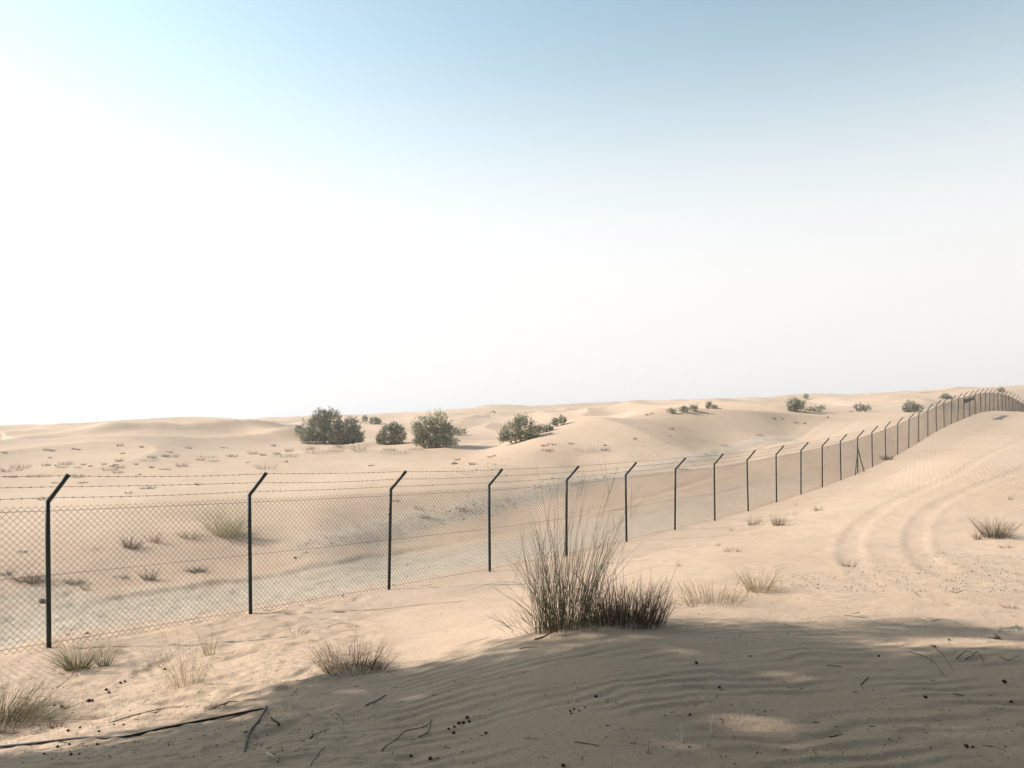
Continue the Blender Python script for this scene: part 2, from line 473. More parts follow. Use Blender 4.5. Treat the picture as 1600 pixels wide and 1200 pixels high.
def sand_material():
    m, nt, b = mat_new('sand')
    pos = N(nt, 'ShaderNodeNewGeometry').outputs['Position']
    big = noise(nt, pos, .12, 4)
    med = noise(nt, pos, 1.3, 5, .6)
    fine = noise(nt, pos, 38, 4, .7)
    grain = noise(nt, pos, 260, 2, .7)
    c = ramp(nt, big, [(.3, (.48, .325, .213)), (.7, (.55, .387, .27))])
    c = mix(nt, ramp(nt, med, [(.35, 0.0), (.75, .55)]), c, (.565, .406, .288))
    c = mix(nt, ramp(nt, fine, [(.30, .65), (.48, 0.0)]), c, (.34, .22, .135))
    c = mix(nt, ramp(nt, grain, [(.30, .55), (.5, 0.0)]), c, (.33, .22, .14))
    grey = N(nt, 'ShaderNodeAttribute', attribute_name='grey').outputs['Fac']
    grav = N(nt, 'ShaderNodeAttribute', attribute_name='gravel').outputs['Fac']
    gcol = ramp(nt, noise(nt, pos, 3.2, 6, .7), [(.3, (.335, .285, .215)), (.7, (.445, .385, .30))])
    c = mix(nt, mth(nt, 'MULTIPLY', grey, .62), c, gcol)
    gv = ramp(nt, noise(nt, pos, 5, 6, .8), [(.36, (.20, .18, .155)), (.52, (.44, .38, .31)), (.72, (.55, .46, .36))])
    c = mix(nt, mth(nt, 'MULTIPLY', grav, .36), c, gv)
    nt.links.new(c, b.inputs['Base Color'])
    b.inputs['Roughness'].default_value = .92
    b.inputs['Specular IOR Level'].default_value = .12
    # relief too fine for the mesh: grain, and ripples on the farther dunes
    far = N(nt, 'ShaderNodeAttribute', attribute_name='far').outputs['Fac']
    mp = N(nt, 'ShaderNodeMapping'); mp.inputs['Rotation'].default_value = (0, 0, math.radians(28))
    nt.links.new(pos, mp.inputs[0])
    wv = N(nt, 'ShaderNodeTexWave', wave_type='BANDS', bands_direction='X')
    wv.inputs['Scale'].default_value = 1.5; wv.inputs['Distortion'].default_value = 7; wv.inputs['Detail'].default_value = 3; wv.inputs['Detail Scale'].default_value = 1.2
    nt.links.new(mp.outputs[0], wv.inputs[0])
    hgt = mth(nt, 'MULTIPLY', mth(nt, 'MULTIPLY', wv.outputs['Fac'], far), .006)
    hgt = mth(nt, 'ADD', hgt, mth(nt, 'MULTIPLY', fine, .015))
    hgt = mth(nt, 'ADD', hgt, mth(nt, 'MULTIPLY', grain, .003))
    hgt = mth(nt, 'ADD', hgt, mth(nt, 'MULTIPLY', noise(nt, pos, 9, 5, .65), .011))
    bp = N(nt, 'ShaderNodeBump'); bp.inputs['Strength'].default_value = .8; bp.inputs['Distance'].default_value = 1
    nt.links.new(hgt, bp.inputs['Height'])
    nt.links.new(bp.outputs[0], b.inputs['Normal'])
    return m

def plain(name, c1, c2, scale=30, rough=.8, metal=0, spec=.25, coord='Object', bump=0):
    m, nt, b = mat_new(name)
    tc = N(nt, 'ShaderNodeTexCoord').outputs[coord]
    n = noise(nt, tc, scale, 4, .6)
    nt.links.new(ramp(nt, n, [(.32, c1), (.68, c2)]), b.inputs['Base Color'])
    b.inputs['Roughness'].default_value = rough
    b.inputs['Metallic'].default_value = metal
    b.inputs['Specular IOR Level'].default_value = spec
    if bump:
        bp = N(nt, 'ShaderNodeBump'); bp.inputs['Distance'].default_value = bump; bp.inputs['Strength'].default_value = .7
        nt.links.new(n, bp.inputs['Height']); nt.links.new(bp.outputs[0], b.inputs['Normal'])
    return m
M_SAND = sand_material()
M_POST = plain('post_paint', (.008, .014, .011), (.018, .026, .021), 60, .55, 0, .3)
M_WIRE = plain('coated_wire', (.028, .020, .012), (.05, .036, .022), 40, .75, 0, .2)
M_BARB = plain('barbed_wire', (.09, .063, .042), (.16, .115, .075), 40, .7, 0, .3)
M_STRAW = plain('dry_straw', (.30, .21, .11), (.52, .41, .25), 9)
M_BROOM = plain('broom_stem', (.09, .08, .035), (.23, .20, .105), 6)
M_BRUSH = plain('dry_brush', (.075, .05, .028), (.20, .145, .085), 7)
M_GRASS = plain('green_grass', (.10, .105, .035), (.30, .28, .13), 9)
M_PALE = plain('pale_scrub', (.38, .345, .22), (.56, .50, .35), 5)
M_GREYDRY = plain('grey_dry_scrub', (.17, .14, .115), (.33, .275, .22), 6)
M_REDDRY = plain('reddish_dry_scrub', (.17, .07, .045), (.34, .17, .11), 6)
M_DARKT = plain('dark_tuft', (.06, .045, .028), (.16, .12, .075), 6)
M_LEAF = plain('shrub_leaf', (.21, .205, .14), (.40, .38, .27), 1.1)
M_LEAF2 = plain('shrub_leaf_pale', (.26, .25, .17), (.46, .435, .30), 1.1)
M_TREELEAF = plain('tree_leaf', (.035, .06, .02), (.09, .12, .045), .8)
M_BARK = plain('bark', (.09, .065, .045), (.20, .155, .11), 12, .9, bump=.01)
M_TWIG = plain('twig', (.09, .06, .038), (.21, .15, .095), 18)
M_PALEWOOD = plain('bleached_wood', (.50, .40, .27), (.66, .56, .42), 20)
M_DUNG = plain('dark_pellet', (.025, .014, .009), (.06, .035, .022), 60)
M_HOSE = plain('black_hose', (.010, .009, .008), (.03, .026, .021), 25, .6, 0, .25)
M_STONE = plain('grey_stone', (.20, .17, .14), (.38, .32, .26), 25, .9)
M_PEBBLE = plain('pebble', (.10, .085, .07), (.42, .36, .29), 2.0, .9, coord='Object')
M_SHEETING = plain('fence_sheeting', (.27, .28, .24), (.33, .34, .29), 5, .9)

# ------------------------------------------------------------------ the ground sheet
def build_ground():
    az = np.concatenate([np.radians(np.arange(-180, -60, 3.0)), np.radians(np.arange(-60, -37, .5)), np.radians(np.linspace(-37, 37, 690)), np.radians(np.arange(37.5, 60, .5)), np.radians(np.arange(60, 180, 3.0))])
    rs = [.35]
    while rs[-1] < 1500:
        r = rs[-1]
        if r < 3: d = .08
        elif r < 14: d = max(.011, r * r / (1200 * 2.0) * 1.25)
        elif r < 40: d = min(r * r / (1200 * 2.6) * 1.1, .009 * r)
        elif r < 330: d = .009 * r
        else: d = .06 * r
        rs.append(r + d)
    rs = np.array(rs)
    na, nr = len(az), len(rs)
    R, Az = np.meshgrid(rs, az, indexing='ij')
    x = (R * np.sin(Az)).ravel(); y = (R * np.cos(Az)).ravel()
    z = base_h(x, y)
    dz, grey, grav = relief(x, y, True)
    z = z + dz
    V = np.stack([x, y, z], 1)
    V = np.concatenate([V, [[0, 0, -1.6]]])
    i = np.arange(nr * na).reshape(nr, na)
    nxt = np.roll(i, -1, axis=1)
    Q = np.stack([i[:-1], i[1:], nxt[1:], nxt[:-1]], -1).reshape(-1, 4)
    T = np.stack([np.full(na, nr * na), i[0], nxt[0]], 1)
    me = mesh_np('ground', V, [Q[:, ::-1], T[:, ::-1]], True)
    for nm, arr in (('grey', grey), ('gravel', grav), ('far', sstep(24, 40, R.ravel()) * (1 - sstep(140, 260, R.ravel())))):
        a = me.attributes.new(nm, 'FLOAT', 'POINT')
        a.data.foreach_set('value', np.concatenate([arr, [0]]).astype(np.float32))
    o = link('ground', me, M_SAND, kind='structure', label='pale rippled desert sand with tyre tracks and dunes')
    print('ground verts', len(V), 'rings', nr, 'cols', na)
    # orientation check
    if me.polygons[0].normal.z < 0: me.flip_normals()
build_ground()

# ------------------------------------------------------------------ the fence
GZ = ground(FX, FY)
fence = link('chain_link_fence', None, loc=(float(FX[1]), float(FY[1]), float(GZ[1])), label='long dark chain-link fence with cranked posts and three barbed wires crossing the sand', cat='fence')
FO = np.array([FX[1], FY[1], GZ[1]])
TH = .8856
NRM = np.array([math.sin(TH), -math.cos(TH), 0.0])       # towards the photographer's side
ARM = np.array([.29, -.06, .35])
ALONG = np.array([math.cos(TH), math.sin(TH), 0.0])
def post_meshes():
    z = np.array([-.35, .2, .8, 1.4, POST_H])
    P = np.stack([np.zeros(5), np.zeros(5), z], 1)
    V, F = tubes(P[None], np.full((1, 5), .030), 12)
    body = mesh_np('post', V, F, True)
    A0 = np.array([0, 0, POST_H - .012]); A1 = A0 + ARM
    t = np.linspace(0, 1, 4)[:, None]
    V, F = tubes((A0 + (A1 - A0) * t)[None], np.full((1, 4), .0285), 12)
    arm = mesh_np('arm', V, F, True)
    d = (A1 - A0) / np.linalg.norm(A1 - A0)
    C = np.stack([A1 + d * .001, A1 + d * .016, A1 + d * .021])
    V, F = tubes(C[None], np.array([[.0315, .0315, .024]]), 12)
    cap = mesh_np('cap', V, F, False)
    return body, arm, cap
PB, PA, PC = post_meshes()
for me in (PB, PA, PC):
    me.materials.append(M_POST)
    me.shade_smooth() if me is not PC else None
lean = rng.normal(0, .013, (len(FX), 2))
for i in range(len(FX)):
    p = link('post', PB, None, fence, (FX[i] - FO[0], FY[i] - FO[1], GZ[i] - FO[2]))
    p.rotation_euler = (lean[i, 0], lean[i, 1], rng.normal(0, .05))
    p.scale = (1, 1, 1 + rng.normal(0, .006))
    link('arm', PA, None, p); link('cap', PC, None, p)
    if i - 1 in (13, 35):           # straining post with a strut to either side
        for s_ in (-1, 1):
            b0 = np.array([0, 0, POST_H * .66]); b1 = ALONG * s_ * 0.95 + NRM * .12
            b1[2] = gz(FX[i] + b1[0], FY[i] + b1[1]) - GZ[i] - .15
            V, F = tubes(np.stack([b0 + NRM * .03, (b0 + b1) / 2, b1])[None], np.full((1, 3), .024), 8)
            link('strut', mesh_np('strut', V, F, True), M_POST, p)
# mesh panels, one per bay
DW, DH = .0857, .0900
FR = NRM * .034                       # the mesh hangs on the viewer's side of the posts
for i in range(len(FX) - 1):
    a = np.array([FX[i], FY[i], GZ[i]]); b = np.array([FX[i + 1], FY[i + 1], GZ[i + 1]])
    nw, rows, wr = (70, 42, .0031) if i < 17 else (35, 21, .0056)
    k = np.arange(rows + 1)
    sgn = np.where((k[None] + np.arange(nw)[:, None]) % 2 == 0, -1, 1)
    u = (np.arange(nw)[:, None] + .5 + .5 * sgn) / nw
    z = POST_H - .055 - k * (42 / rows) * DH / 2
    z = z[None] + .004 * np.sin(u * 9 + i) + rng.normal(0, .0015, (nw, rows + 1))
    bulge = .022 * np.sin(u * np.pi) * np.sin((k[None] / rows) * 3 + i) + .0022 * sgn
    P = a[None, None] + (b - a)[None, None] * u[..., None]
    P = P + FR + NRM * bulge[..., None]
    P[..., 2] += z
    # the bottom runs into the drifted sand
    R = np.full((nw, rows + 1), wr)
    V, F = tubes(P - FO, R, 3, False)
    link('mesh_panel', mesh_np('mesh_panel', V, F, True), M_WIRE, fence, kind='stuff')
# line wires through the mesh
for zz in (POST_H - .115, POST_H * .50, .07):
    P = np.stack([FX, FY, GZ + zz], 1) + FR * 1.15
    fine = np.concatenate([P[:-1, None] + (P[1:, None] - P[:-1, None]) * np.linspace(0, 1, 4, endpoint=False)[None, :, None]]).reshape(-1, 3)
    V, F = tubes((fine - FO)[None], np.full((1, len(fine)), .0026), 4)
    link('line_wire', mesh_np('line_wire', V, F, True), M_WIRE, fence)
# three barbed strands on the arms
for frac in (.10, .52, .94):
    off = ARM * frac + np.array([-.012, 0, POST_H + .026])
    P = np.stack([FX, FY, GZ], 1) + off
    t = np.linspace(0, 1, 12, endpoint=False)
    fine = P[:-1, None] + (P[1:, None] - P[:-1, None]) * t[None, :, None]
    sag = (rng.uniform(.008, .028, len(fine))[:, None] * 4 * t * (1 - t)[None])
    fine[..., 2] -= sag
    fine = np.concatenate([fine.reshape(-1, 3), P[-1:]])
    bag = Bag()
    bag.add(*tubes((fine - FO)[None], np.full((1, len(fine)), .0024), 4))
    L = np.concatenate([[0], np.cumsum(np.linalg.norm(np.diff(fine, axis=0), axis=1))])
    s_ = np.arange(.05, L[-1], .125); s_ = s_ + rng.uniform(-.012, .012, len(s_))
    C = np.stack([np.interp(s_, L, fine[:, j]) for j in range(3)], 1) - FO
    for q in range(2):
        d = rng.normal(size=C.shape); d -= (d @ ALONG)[:, None] * ALONG; d += ALONG * rng.normal(0, .4, (len(C), 1))
        d /= np.linalg.norm(d, axis=1, keepdims=True)
        bag.add(*tubes(np.stack([C - d * .016, C + d * .016], 1), np.full((len(C), 2), .002), 3))
    # the wrapped knot of each barb
    bag.add(*tubes(np.stack([C - ALONG * .011, C + ALONG * .011], 1), np.full((len(C), 2), .0048), 4))
    link('barbed_wire', bag.mesh('barbed_wire'), M_BARB, fence)

# ------------------------------------------------------------------ plants
def stems(n, wid, hgt, spread=.5, lean=(0, 0), rad=.003, K=5, curl=.25, hpow=.7, base=.35, twig=0):
    """a clump of upright stems: returns a Bag in local coordinates (base at z = 0)"""
    b = Bag()
    ang = rng.uniform(0, 2 * np.pi, n); rr = np.sqrt(rng.uniform(0, 1, n))
    B = np.stack([np.cos(ang) * rr * wid * base, np.sin(ang) * rr * wid * base * .7, np.full(n, -.03 * hgt - .01)], 1)
    D = np.stack([np.cos(ang) * rr * spread + rng.normal(0, .13, n) + lean[0], np.sin(ang) * rr * spread + rng.normal(0, .13, n) + lean[1], np.ones(n)], 1)
    D /= np.linalg.norm(D, axis=1, keepdims=True)
    L = hgt * (.35 + .65 * rng.uniform(0, 1, n) ** hpow)
    C = np.stack([np.cos(ang), np.sin(ang), np.full(n, -.35)], 1) * (curl * rng.uniform(0, 1, n) * L)[:, None] + rng.normal(0, .08, (n, 3)) * L[:, None]
    brk = rng.uniform(0, 1, n) < .12
    C[brk] += (rng.normal(0, .35, (n, 3)) * [1, 1, .3] + [0, 0, -.35])[brk] * L[brk][:, None]
    t = np.linspace(0, 1, K)
    P = B[:, None] + D[:, None] * (L[:, None, None] * t[None, :, None]) + C[:, None] * (t ** 2)[None, :, None]
    R = rad * rng.uniform(.6, 1.25, n)[:, None] * (1 - .75 * t)[None]
    b.add(*tubes(P, R, 3, False))
    if twig:
        m = int(n * twig)
        k = rng.integers(0, n, m); u = rng.uniform(.25, .85, m)
        Q0 = B[k] + D[k] * (L[k] * u)[:, None] + C[k] * (u ** 2)[:, None]
        d = D[k] + rng.normal(0, .33, (m, 3)); d[:, 2] = np.abs(d[:, 2]) + .1
        d /= np.linalg.norm(d, axis=1, keepdims=True)
        l = hgt * rng.uniform(.08, .3, m)
        t3 = np.linspace(0, 1, 3)
        P2 = Q0[:, None] + d[:, None] * (l[:, None, None] * t3[None, :, None]) + np.array([0, 0, 1]) * (.15 * l)[:, None, None] * (t3 ** 2)[None, :, None]
        b.add(*tubes(P2, rad * .6 * (1 - .7 * t3)[None] * np.ones((m, 1)), 3, False))
    return b

def tuft(name, xp, yp, wpx, hpx, mat, label, cat, group=None, n=60, **kw):
    X, Y, Z, s = at(xp, yp)
    o = link(name, None, loc=(X, Y, Z), label=label, cat=cat, group=group)
    me = stems(n, wpx * s, hpx * s, **kw).mesh(name + '_stems')
    link('stems', me, mat, o, kind='stuff')
    if n >= 130:
        lit = stems(n // 3, wpx * s * 1.15, hpx * s * .3, spread=1.6, rad=kw.get('rad', .003) * .9, K=4, curl=.5, base=.55, twig=.6)
        link('litter', lit.mesh(name + '_litter'), M_BRUSH, o, kind='stuff')
    return o

# the big broom bush on its sand mound, shadow edge running under it
X, Y, Z, s = at(880, 980)
o = link('broom_bush', None, loc=(X, Y, Z), label='tall green-brown broom bush of long thin upright stems in the foreground', cat='bush')
b = stems(220, 118 * s, 176 * s, .18, (.02, 0), .0025, 7, .12, .9, .42, 1.2)
link('stems', b.mesh('broom_stems'), M_BROOM, o, kind='stuff')
b = stems(64, 100 * s, 262 * s, .15, (.16, .03), .0025, 8, .14, .7, .36, 1.2)
link('long_stems', b.mesh('broom_long_stems'), M_BROOM, o, kind='stuff')
b = stems(22, 60 * s, 150 * s, .2, (-.62, -.15), .0024, 7, .2, .7, .4, 1.2)
link('leaning_stems', b.mesh('broom_leaning_stems'), M_BROOM, o, kind='stuff')
b = stems(150, 190 * s, 38 * s, .9, (-.15, -.2), .0022, 5, .5, .8, .5, .6)
link('litter', b.mesh('broom_litter'), M_BRUSH, o, kind='stuff')
X, Y, Z, s = at(980, 972)
o = link('dry_brush', None, loc=(X, Y, Z), label='dense dark brown dry brush right beside the tall broom bush', cat='bush')
b = stems(480, 135 * s, 72 * s, .35, (.06, 0), .0026, 5, .12, .9, .44, .9)
link('stems', b.mesh('brush_stems'), M_BRUSH, o, kind='stuff')
b = stems(34, 120 * s, 125 * s, .45, (.1, 0), .0026, 6, .15, .8, .4, .8)
link('long_stems', b.mesh('brush_long_stems'), M_BRUSH, o, kind='stuff')

T = tuft
T('dry_grass_tuft', 552, 1046, 105, 58, M_BRUSH, 'brown dry grass tuft at the shadow edge left of the broom bush', 'tuft', n=330, spread=.7, rad=.0015, hpow=1.1, base=.46, twig=1.0)
T('green_grass_tuft', 122, 1046, 62, 72, M_GRASS, 'green grass tuft fanning out below the nearest fence post', 'tuft', n=190, spread=.7, rad=.0021, lean=(-.12, 0), base=.24, curl=.4)
T('green_grass_tuft', 164, 1041, 34, 52, M_GRASS, 'smaller green grass tuft just right of the fanning one', 'tuft', n=90, spread=.65, rad=.0019, lean=(.08, 0), base=.24)
T('straw_stalks', 290, 1072, 62, 98, M_STRAW, 'loose pale straw stalks standing in front of the second fence bay', 'stalks', n=60, spread=.4, rad=.0018, lean=(-.08, 0), base=.4, hpow=1.2, twig=.8)
T('straw_stalks', 328, 1023, 26, 52, M_STRAW, 'narrow pale straw stalks behind the loose stalks', 'stalks', n=24, spread=.22, rad=.0026, base=.3)
T('straw_stalks', 243, 1040, 30, 40, M_STRAW, 'few thin bent straw stalks left of the loose stalks', 'stalks', n=10, spread=.6, rad=.002, base=.4)
T('dark_green_bush', 4, 1130, 165, 74, M_BROOM, 'dark green spreading bush cut by the left frame edge', 'bush', n=640, spread=.95, rad=.0016, lean=(.3, 0), base=.36, curl=.35, twig=.8)
T('dry_twigs', 84, 1138, 40, 38, M_BRUSH, 'thin dry twigs at the right foot of the dark green bush', 'twigs', n=30, spread=.6, rad=.002, base=.4)
T('dry_twigs', 462, 990, 46, 18, M_BRUSH, 'low dry twigs on lit sand above the brown grass tuft', 'twigs', n=34, spread=1.3, rad=.0024, base=.4)
T('dry_grass_tuft', 1112, 942, 92, 48, M_STRAW, 'wide pale straw grass tuft right of the dry brush', 'tuft', n=150, spread=.6, rad=.0017, base=.48, twig=.9)
T('dry_grass_tuft', 1186, 923, 56, 46, M_STRAW, 'pale straw grass tuft beyond the wide one', 'tuft', n=140, spread=.75, rad=.0019, base=.34, twig=.8)
T('dry_grass_tuft', 1082, 948, 16, 20, M_REDDRY, 'small reddish grass sprig at the left end of the wide tuft', 'tuft', n=14, spread=.5, rad=.0022)
T('dry_grass_tuft', 1177, 820, 18, 21, M_BRUSH, 'left of two upright brown tufts near the ninth fence post', 'tuft', n=40, spread=.4, rad=.004, base=.4)
T('dry_grass_tuft', 1216, 821, 20, 24, M_BRUSH, 'right and darker of two upright brown tufts near the ninth fence post', 'tuft', n=60, spread=.35, rad=.0045, base=.4)
T('dry_grass_tuft', 1241, 806, 8, 13, M_STRAW, 'thin pale sprig behind the two upright brown tufts', 'tuft', n=10, spread=.35, rad=.004)
T('dry_grass_tuft', 1279, 798, 18, 12, M_BRUSH, 'low brown tuft on the sand before the eleventh fence bay', 'tuft', n=34, spread=.8, rad=.004, base=.4)
T('dry_grass_tuft', 1143, 862, 26, 11, M_BRUSH, 'flat dry clump on lit sand left of the pale straw tufts', 'tuft', n=40, spread=1.4, rad=.0036, base=.5)
T('dry_grass_tuft', 1122, 853, 10, 8, M_BRUSH, 'tiny clump touching the flat dry clump', 'tuft', n=16, spread=.8, rad=.003)
T('dry_grass_tuft', 1143, 829, 10, 10, M_BRUSH, 'tiny upright sprig near the eighth post', 'tuft', n=12, spread=.5, rad=.003)
T('dry_grass_tuft', 1060, 884, 10, 8, M_BRUSH, 'tiny dark sprig on sand above the dry brush', 'tuft', n=12, spread=.6, rad=.0028)
T('dry_grass_tuft', 1040, 878, 8, 6, M_BRUSH, 'tiniest dark sprig left of another above the dry brush', 'tuft', n=8, spread=.7, rad=.0028)
T('dry_grass_tuft', 1327, 886, 24, 17, M_BRUSH, 'small bent brown tuft at the foot of the tyre tracks', 'tuft', n=34, spread=.9, rad=.0032, lean=(-.5, 0))
T('dry_grass_tuft', 1556, 839, 52, 40, M_BRUSH, 'full brown grass tuft at the right beside the tyre tracks', 'tuft', n=260, spread=.8, rad=.0028, base=.36, twig=.8)
T('dry_grass_tuft', 1527, 843, 15, 21, M_BRUSH, 'narrow tuft at the left of the full right-hand tuft', 'tuft', n=34, spread=.5, rad=.0036, base=.3)
T('dry_grass_tuft', 1575, 856, 26, 10, M_BRUSH, 'flat small tuft below the full right-hand tuft', 'tuft', n=30, spread=1.3, rad=.0034)
T('dry_twigs', 1576, 781, 16, 13, M_BRUSH, 'forked dark twig standing on the ramp at far right', 'twigs', n=5, spread=.8, rad=.008)
T('dry_grass_tuft', 1478, 946, 8, 10, M_STRAW, 'tiny straw sprig between litter on the right', 'tuft', n=10, spread=.5, rad=.0022)
T('green_sprig', 1485, 909, 20, 8, M_GRASS, 'small green sprig lying on the stony sand at right', 'tuft', n=26, spread=2.0, rad=.003)
T('dry_grass_tuft', 1577, 950, 18, 14, M_REDDRY, 'small crumpled reddish clump at right edge of the lit sand', 'tuft', n=22, spread=1.4, rad=.003)
T('fence_foot_bush', 1386, 718, 18, 11, M_BRUSH, 'low grey bush at the fence foot past the strutted post', 'bush', n=80, spread=1.0, rad=.008, base=.4)
T('fence_foot_bush', 1243, 790, 10, 14, M_STRAW, 'thin pale sprig against the tenth fence post', 'tuft', n=10, spread=.4, rad=.004)

# scrub seen through and above the near fence bays
T('pale_bush', 355, 836, 62, 52, M_PALE, 'pale yellow-green feathery bush seen through the second fence bay', 'bush', n=230, spread=.75, rad=.0036, base=.3, twig=1.6, hpow=.8)
T('grey_scrub', 50, 908, 44, 22, M_GREYDRY, 'grey dry scrub seen through the mesh left of the nearest post', 'scrub', n=170, spread=1.4, rad=.004, base=.4, twig=.5)
T('grey_scrub', 116, 911, 30, 14, M_GREYDRY, 'low dark grey scrub just right of the nearest post', 'scrub', n=110, spread=1.4, rad=.004, base=.4)
T('brown_scrub', 205, 856, 28, 24, M_GREYDRY, 'leaning brown scrub left of the twiggy bush through the first full bay', 'scrub', n=110, spread=.9, rad=.0045, lean=(.4, 0), twig=.5)
T('brown_scrub', 240, 847, 22, 26, M_REDDRY, 'twiggy upright scrub between leaning scrub and pale bush', 'scrub', n=40, spread=.7, rad=.004, twig=.8)
T('brown_scrub', 295, 840, 32, 18, M_PALE, 'flat beige scrub left of the pale feathery bush', 'scrub', n=100, spread=1.2, rad=.004, twig=.4)
T('brown_scrub', 232, 906, 20, 26, M_GREYDRY, 'dark upright scrub above the cut bank of the track', 'scrub', n=70, spread=.6, rad=.0045)
T('dark_scrub', 307, 893, 26, 13, M_DARKT, 'dark green flat scrub above the cut bank left of second post', 'scrub', n=110, spread=1.5, rad=.004, base=.4)
T('brown_scrub', 190, 902, 26, 8, M_GREYDRY, 'very low scrub patch left of the dark upright scrub', 'scrub', n=60, spread=1.8, rad=.004)
T('brown_scrub', 133, 922, 12, 18, M_PALE, 'thin pale sprig right of the nearest post above the bank', 'scrub', n=24, spread=.5, rad=.004)
T('brown_scrub', 142, 858, 40, 10, M_GREYDRY, 'thin drift of twigs on the slope right of the nearest post', 'scrub', n=26, spread=2.0, rad=.004)
T('brown_scrub', 8, 898, 26, 12, M_GREYDRY, 'dark scrub cut by the left frame edge behind the mesh', 'scrub', n=60, spread=1.4, rad=.004)
T('brown_scrub', 36, 863, 14, 7, M_DARKT, 'small dark tuft high on the slope left of the nearest post', 'scrub', n=30, spread=1.4, rad=.004)
T('brown_scrub', 616, 783, 16, 8, M_GREYDRY, 'small tuft just right of the third post top', 'scrub', n=34, spread=1.4, rad=.005)
T('brown_scrub', 655, 796, 20, 12, M_PALE, 'upper of two beige tufts in the third bay', 'scrub', n=50, spread=1.0, rad=.005)
T('brown_scrub', 665, 809, 20, 10, M_GREYDRY, 'lower and darker of two tufts in the third bay', 'scrub', n=50, spread=1.2, rad=.005)
T('brown_scrub', 720, 796, 18, 9, M_REDDRY, 'reddish tuft left of the fourth post', 'scrub', n=50, spread=1.4, rad=.005)
T('brown_scrub', 535, 806, 26, 6, M_PALE, 'faint dry patch on the slope left of the third post', 'scrub', n=30, spread=2.0, rad=.004)
T('brown_scrub', 840, 762, 10, 7, M_REDDRY, 'tiny reddish tuft above the gravel berm', 'scrub', n=20, spread=1.2, rad=.005)
T('grey_scrub', 70, 781, 30, 9, M_GREYDRY, 'grey scrub behind the bend of the nearest post', 'scrub', n=70, spread=1.8, rad=.006)
T('dark_scrub', 230, 764, 26, 11, M_DARKT, 'dark broken branch clump between the barbed wires', 'scrub', n=40, spread=1.6, rad=.008, lean=(.6, 0))
T('dark_scrub', 201, 771, 11, 6, M_DARKT, 'small dark tuft below the broken branch clump', 'scrub', n=30, spread=1.4, rad=.006)

# scattered small tufts on the sand flat behind the fence
G_DARK = 'small dark tufts scattered on the sand flat behind the fence'
G_DRY = 'low dry scrub patches scattered on the sand flat behind the fence'
for xp, yp, w, h in [(6,708,8,4),(74,704,8,5),(82,705,7,4),(116,702,5,3),(123,703,5,3),(188,697,9,5),(222,699,5,4),(191,709,6,3),(295,701,11,5),(427,697,6,5),(238,716,13,6),(186,721,11,6),(72,728,13,6),(88,728,6,3),(131,727,6,4),(141,729,5,3),(162,726,6,3),(181,727,6,3),(237,731,5,4),(218,742,3,3),(309,758,6,5),(738,726,9,5),(387,723,5,2),(447,722,4,3),(580,728,9,3),(765,715,5,4),(772,713,4,3),(715,719,7,4),(1012,649,5,4),(1019,647,5,3),(992,686,5,3),(1050,671,5,4),(1210,655,4,4),(1222,655,5,3),(30,735,9,4),(78,716,6,3),(213,726,4,3),(175,729,5,3),(1293,653,4,3)]:
    T('dark_tuft', xp, yp, w, h * 1.2, M_DARKT, 'small dark tuft on the sand flat behind the fence', 'tuft', G_DARK, n=30, spread=.9, rad=.010 if yp < 735 else .007, base=.45, K=3)
for xp, yp, w, h in [(8,737,22,6),(33,732,22,7),(103,726,16,6),(120,746,24,6),(97,731,14,3),(60,745,26,4),(18,746,14,3),(172,735,20,5),(186,731,14,4),(122,731,12,2),(185,739,14,3),(233,720,26,3),(268,714,18,5),(257,714,10,4),(321,715,34,4),(313,719,12,3),(333,721,16,3),(284,729,18,6),(258,734,18,3),(363,714,14,5),(395,710,12,6),(412,712,8,4),(432,710,10,4),(452,706,10,6),(445,714,34,7),(415,733,28,9),(485,702,10,5),(497,708,32,11),(526,706,20,5),(560,705,20,12),(529,699,14,5),(616,709,40,7),(608,704,16,5),(650,703,20,4),(920,707,36,9),(945,704,14,6),(855,705,16,4),(130,755,12,3),(87,755,8,2),(350,700,10,2),(265,707,8,2),(1131,697,14,3),(1187,681,9,3),(1065,734,18,4)]:
    T('dry_scrub', xp, yp, w, h * 1.45, M_GREYDRY if (xp * 7 + yp) % 3 else M_REDDRY, 'low dry scrub patch on the sand flat behind the fence', 'scrub', G_DRY, n=70, spread=.8, rad=.005, base=.55, K=4, twig=1.2)
G_RED = 'reddish tufts on the face of the rippled dune'
for xp, yp, w, h in [(850,697,9,5),(865,695,8,4),(857,694,4,3),(893,694,8,5),(945,696,6,3),(1046,681,13,3),(1243,661,8,5),(1257,662,3,4),(1330,644,6,5)]:
    T('reddish_tuft', xp, yp, w, h, M_REDDRY, 'reddish tuft on the face of the rippled dune', 'tuft', G_RED, n=24, spread=1.2, rad=.014, base=.45, K=3)

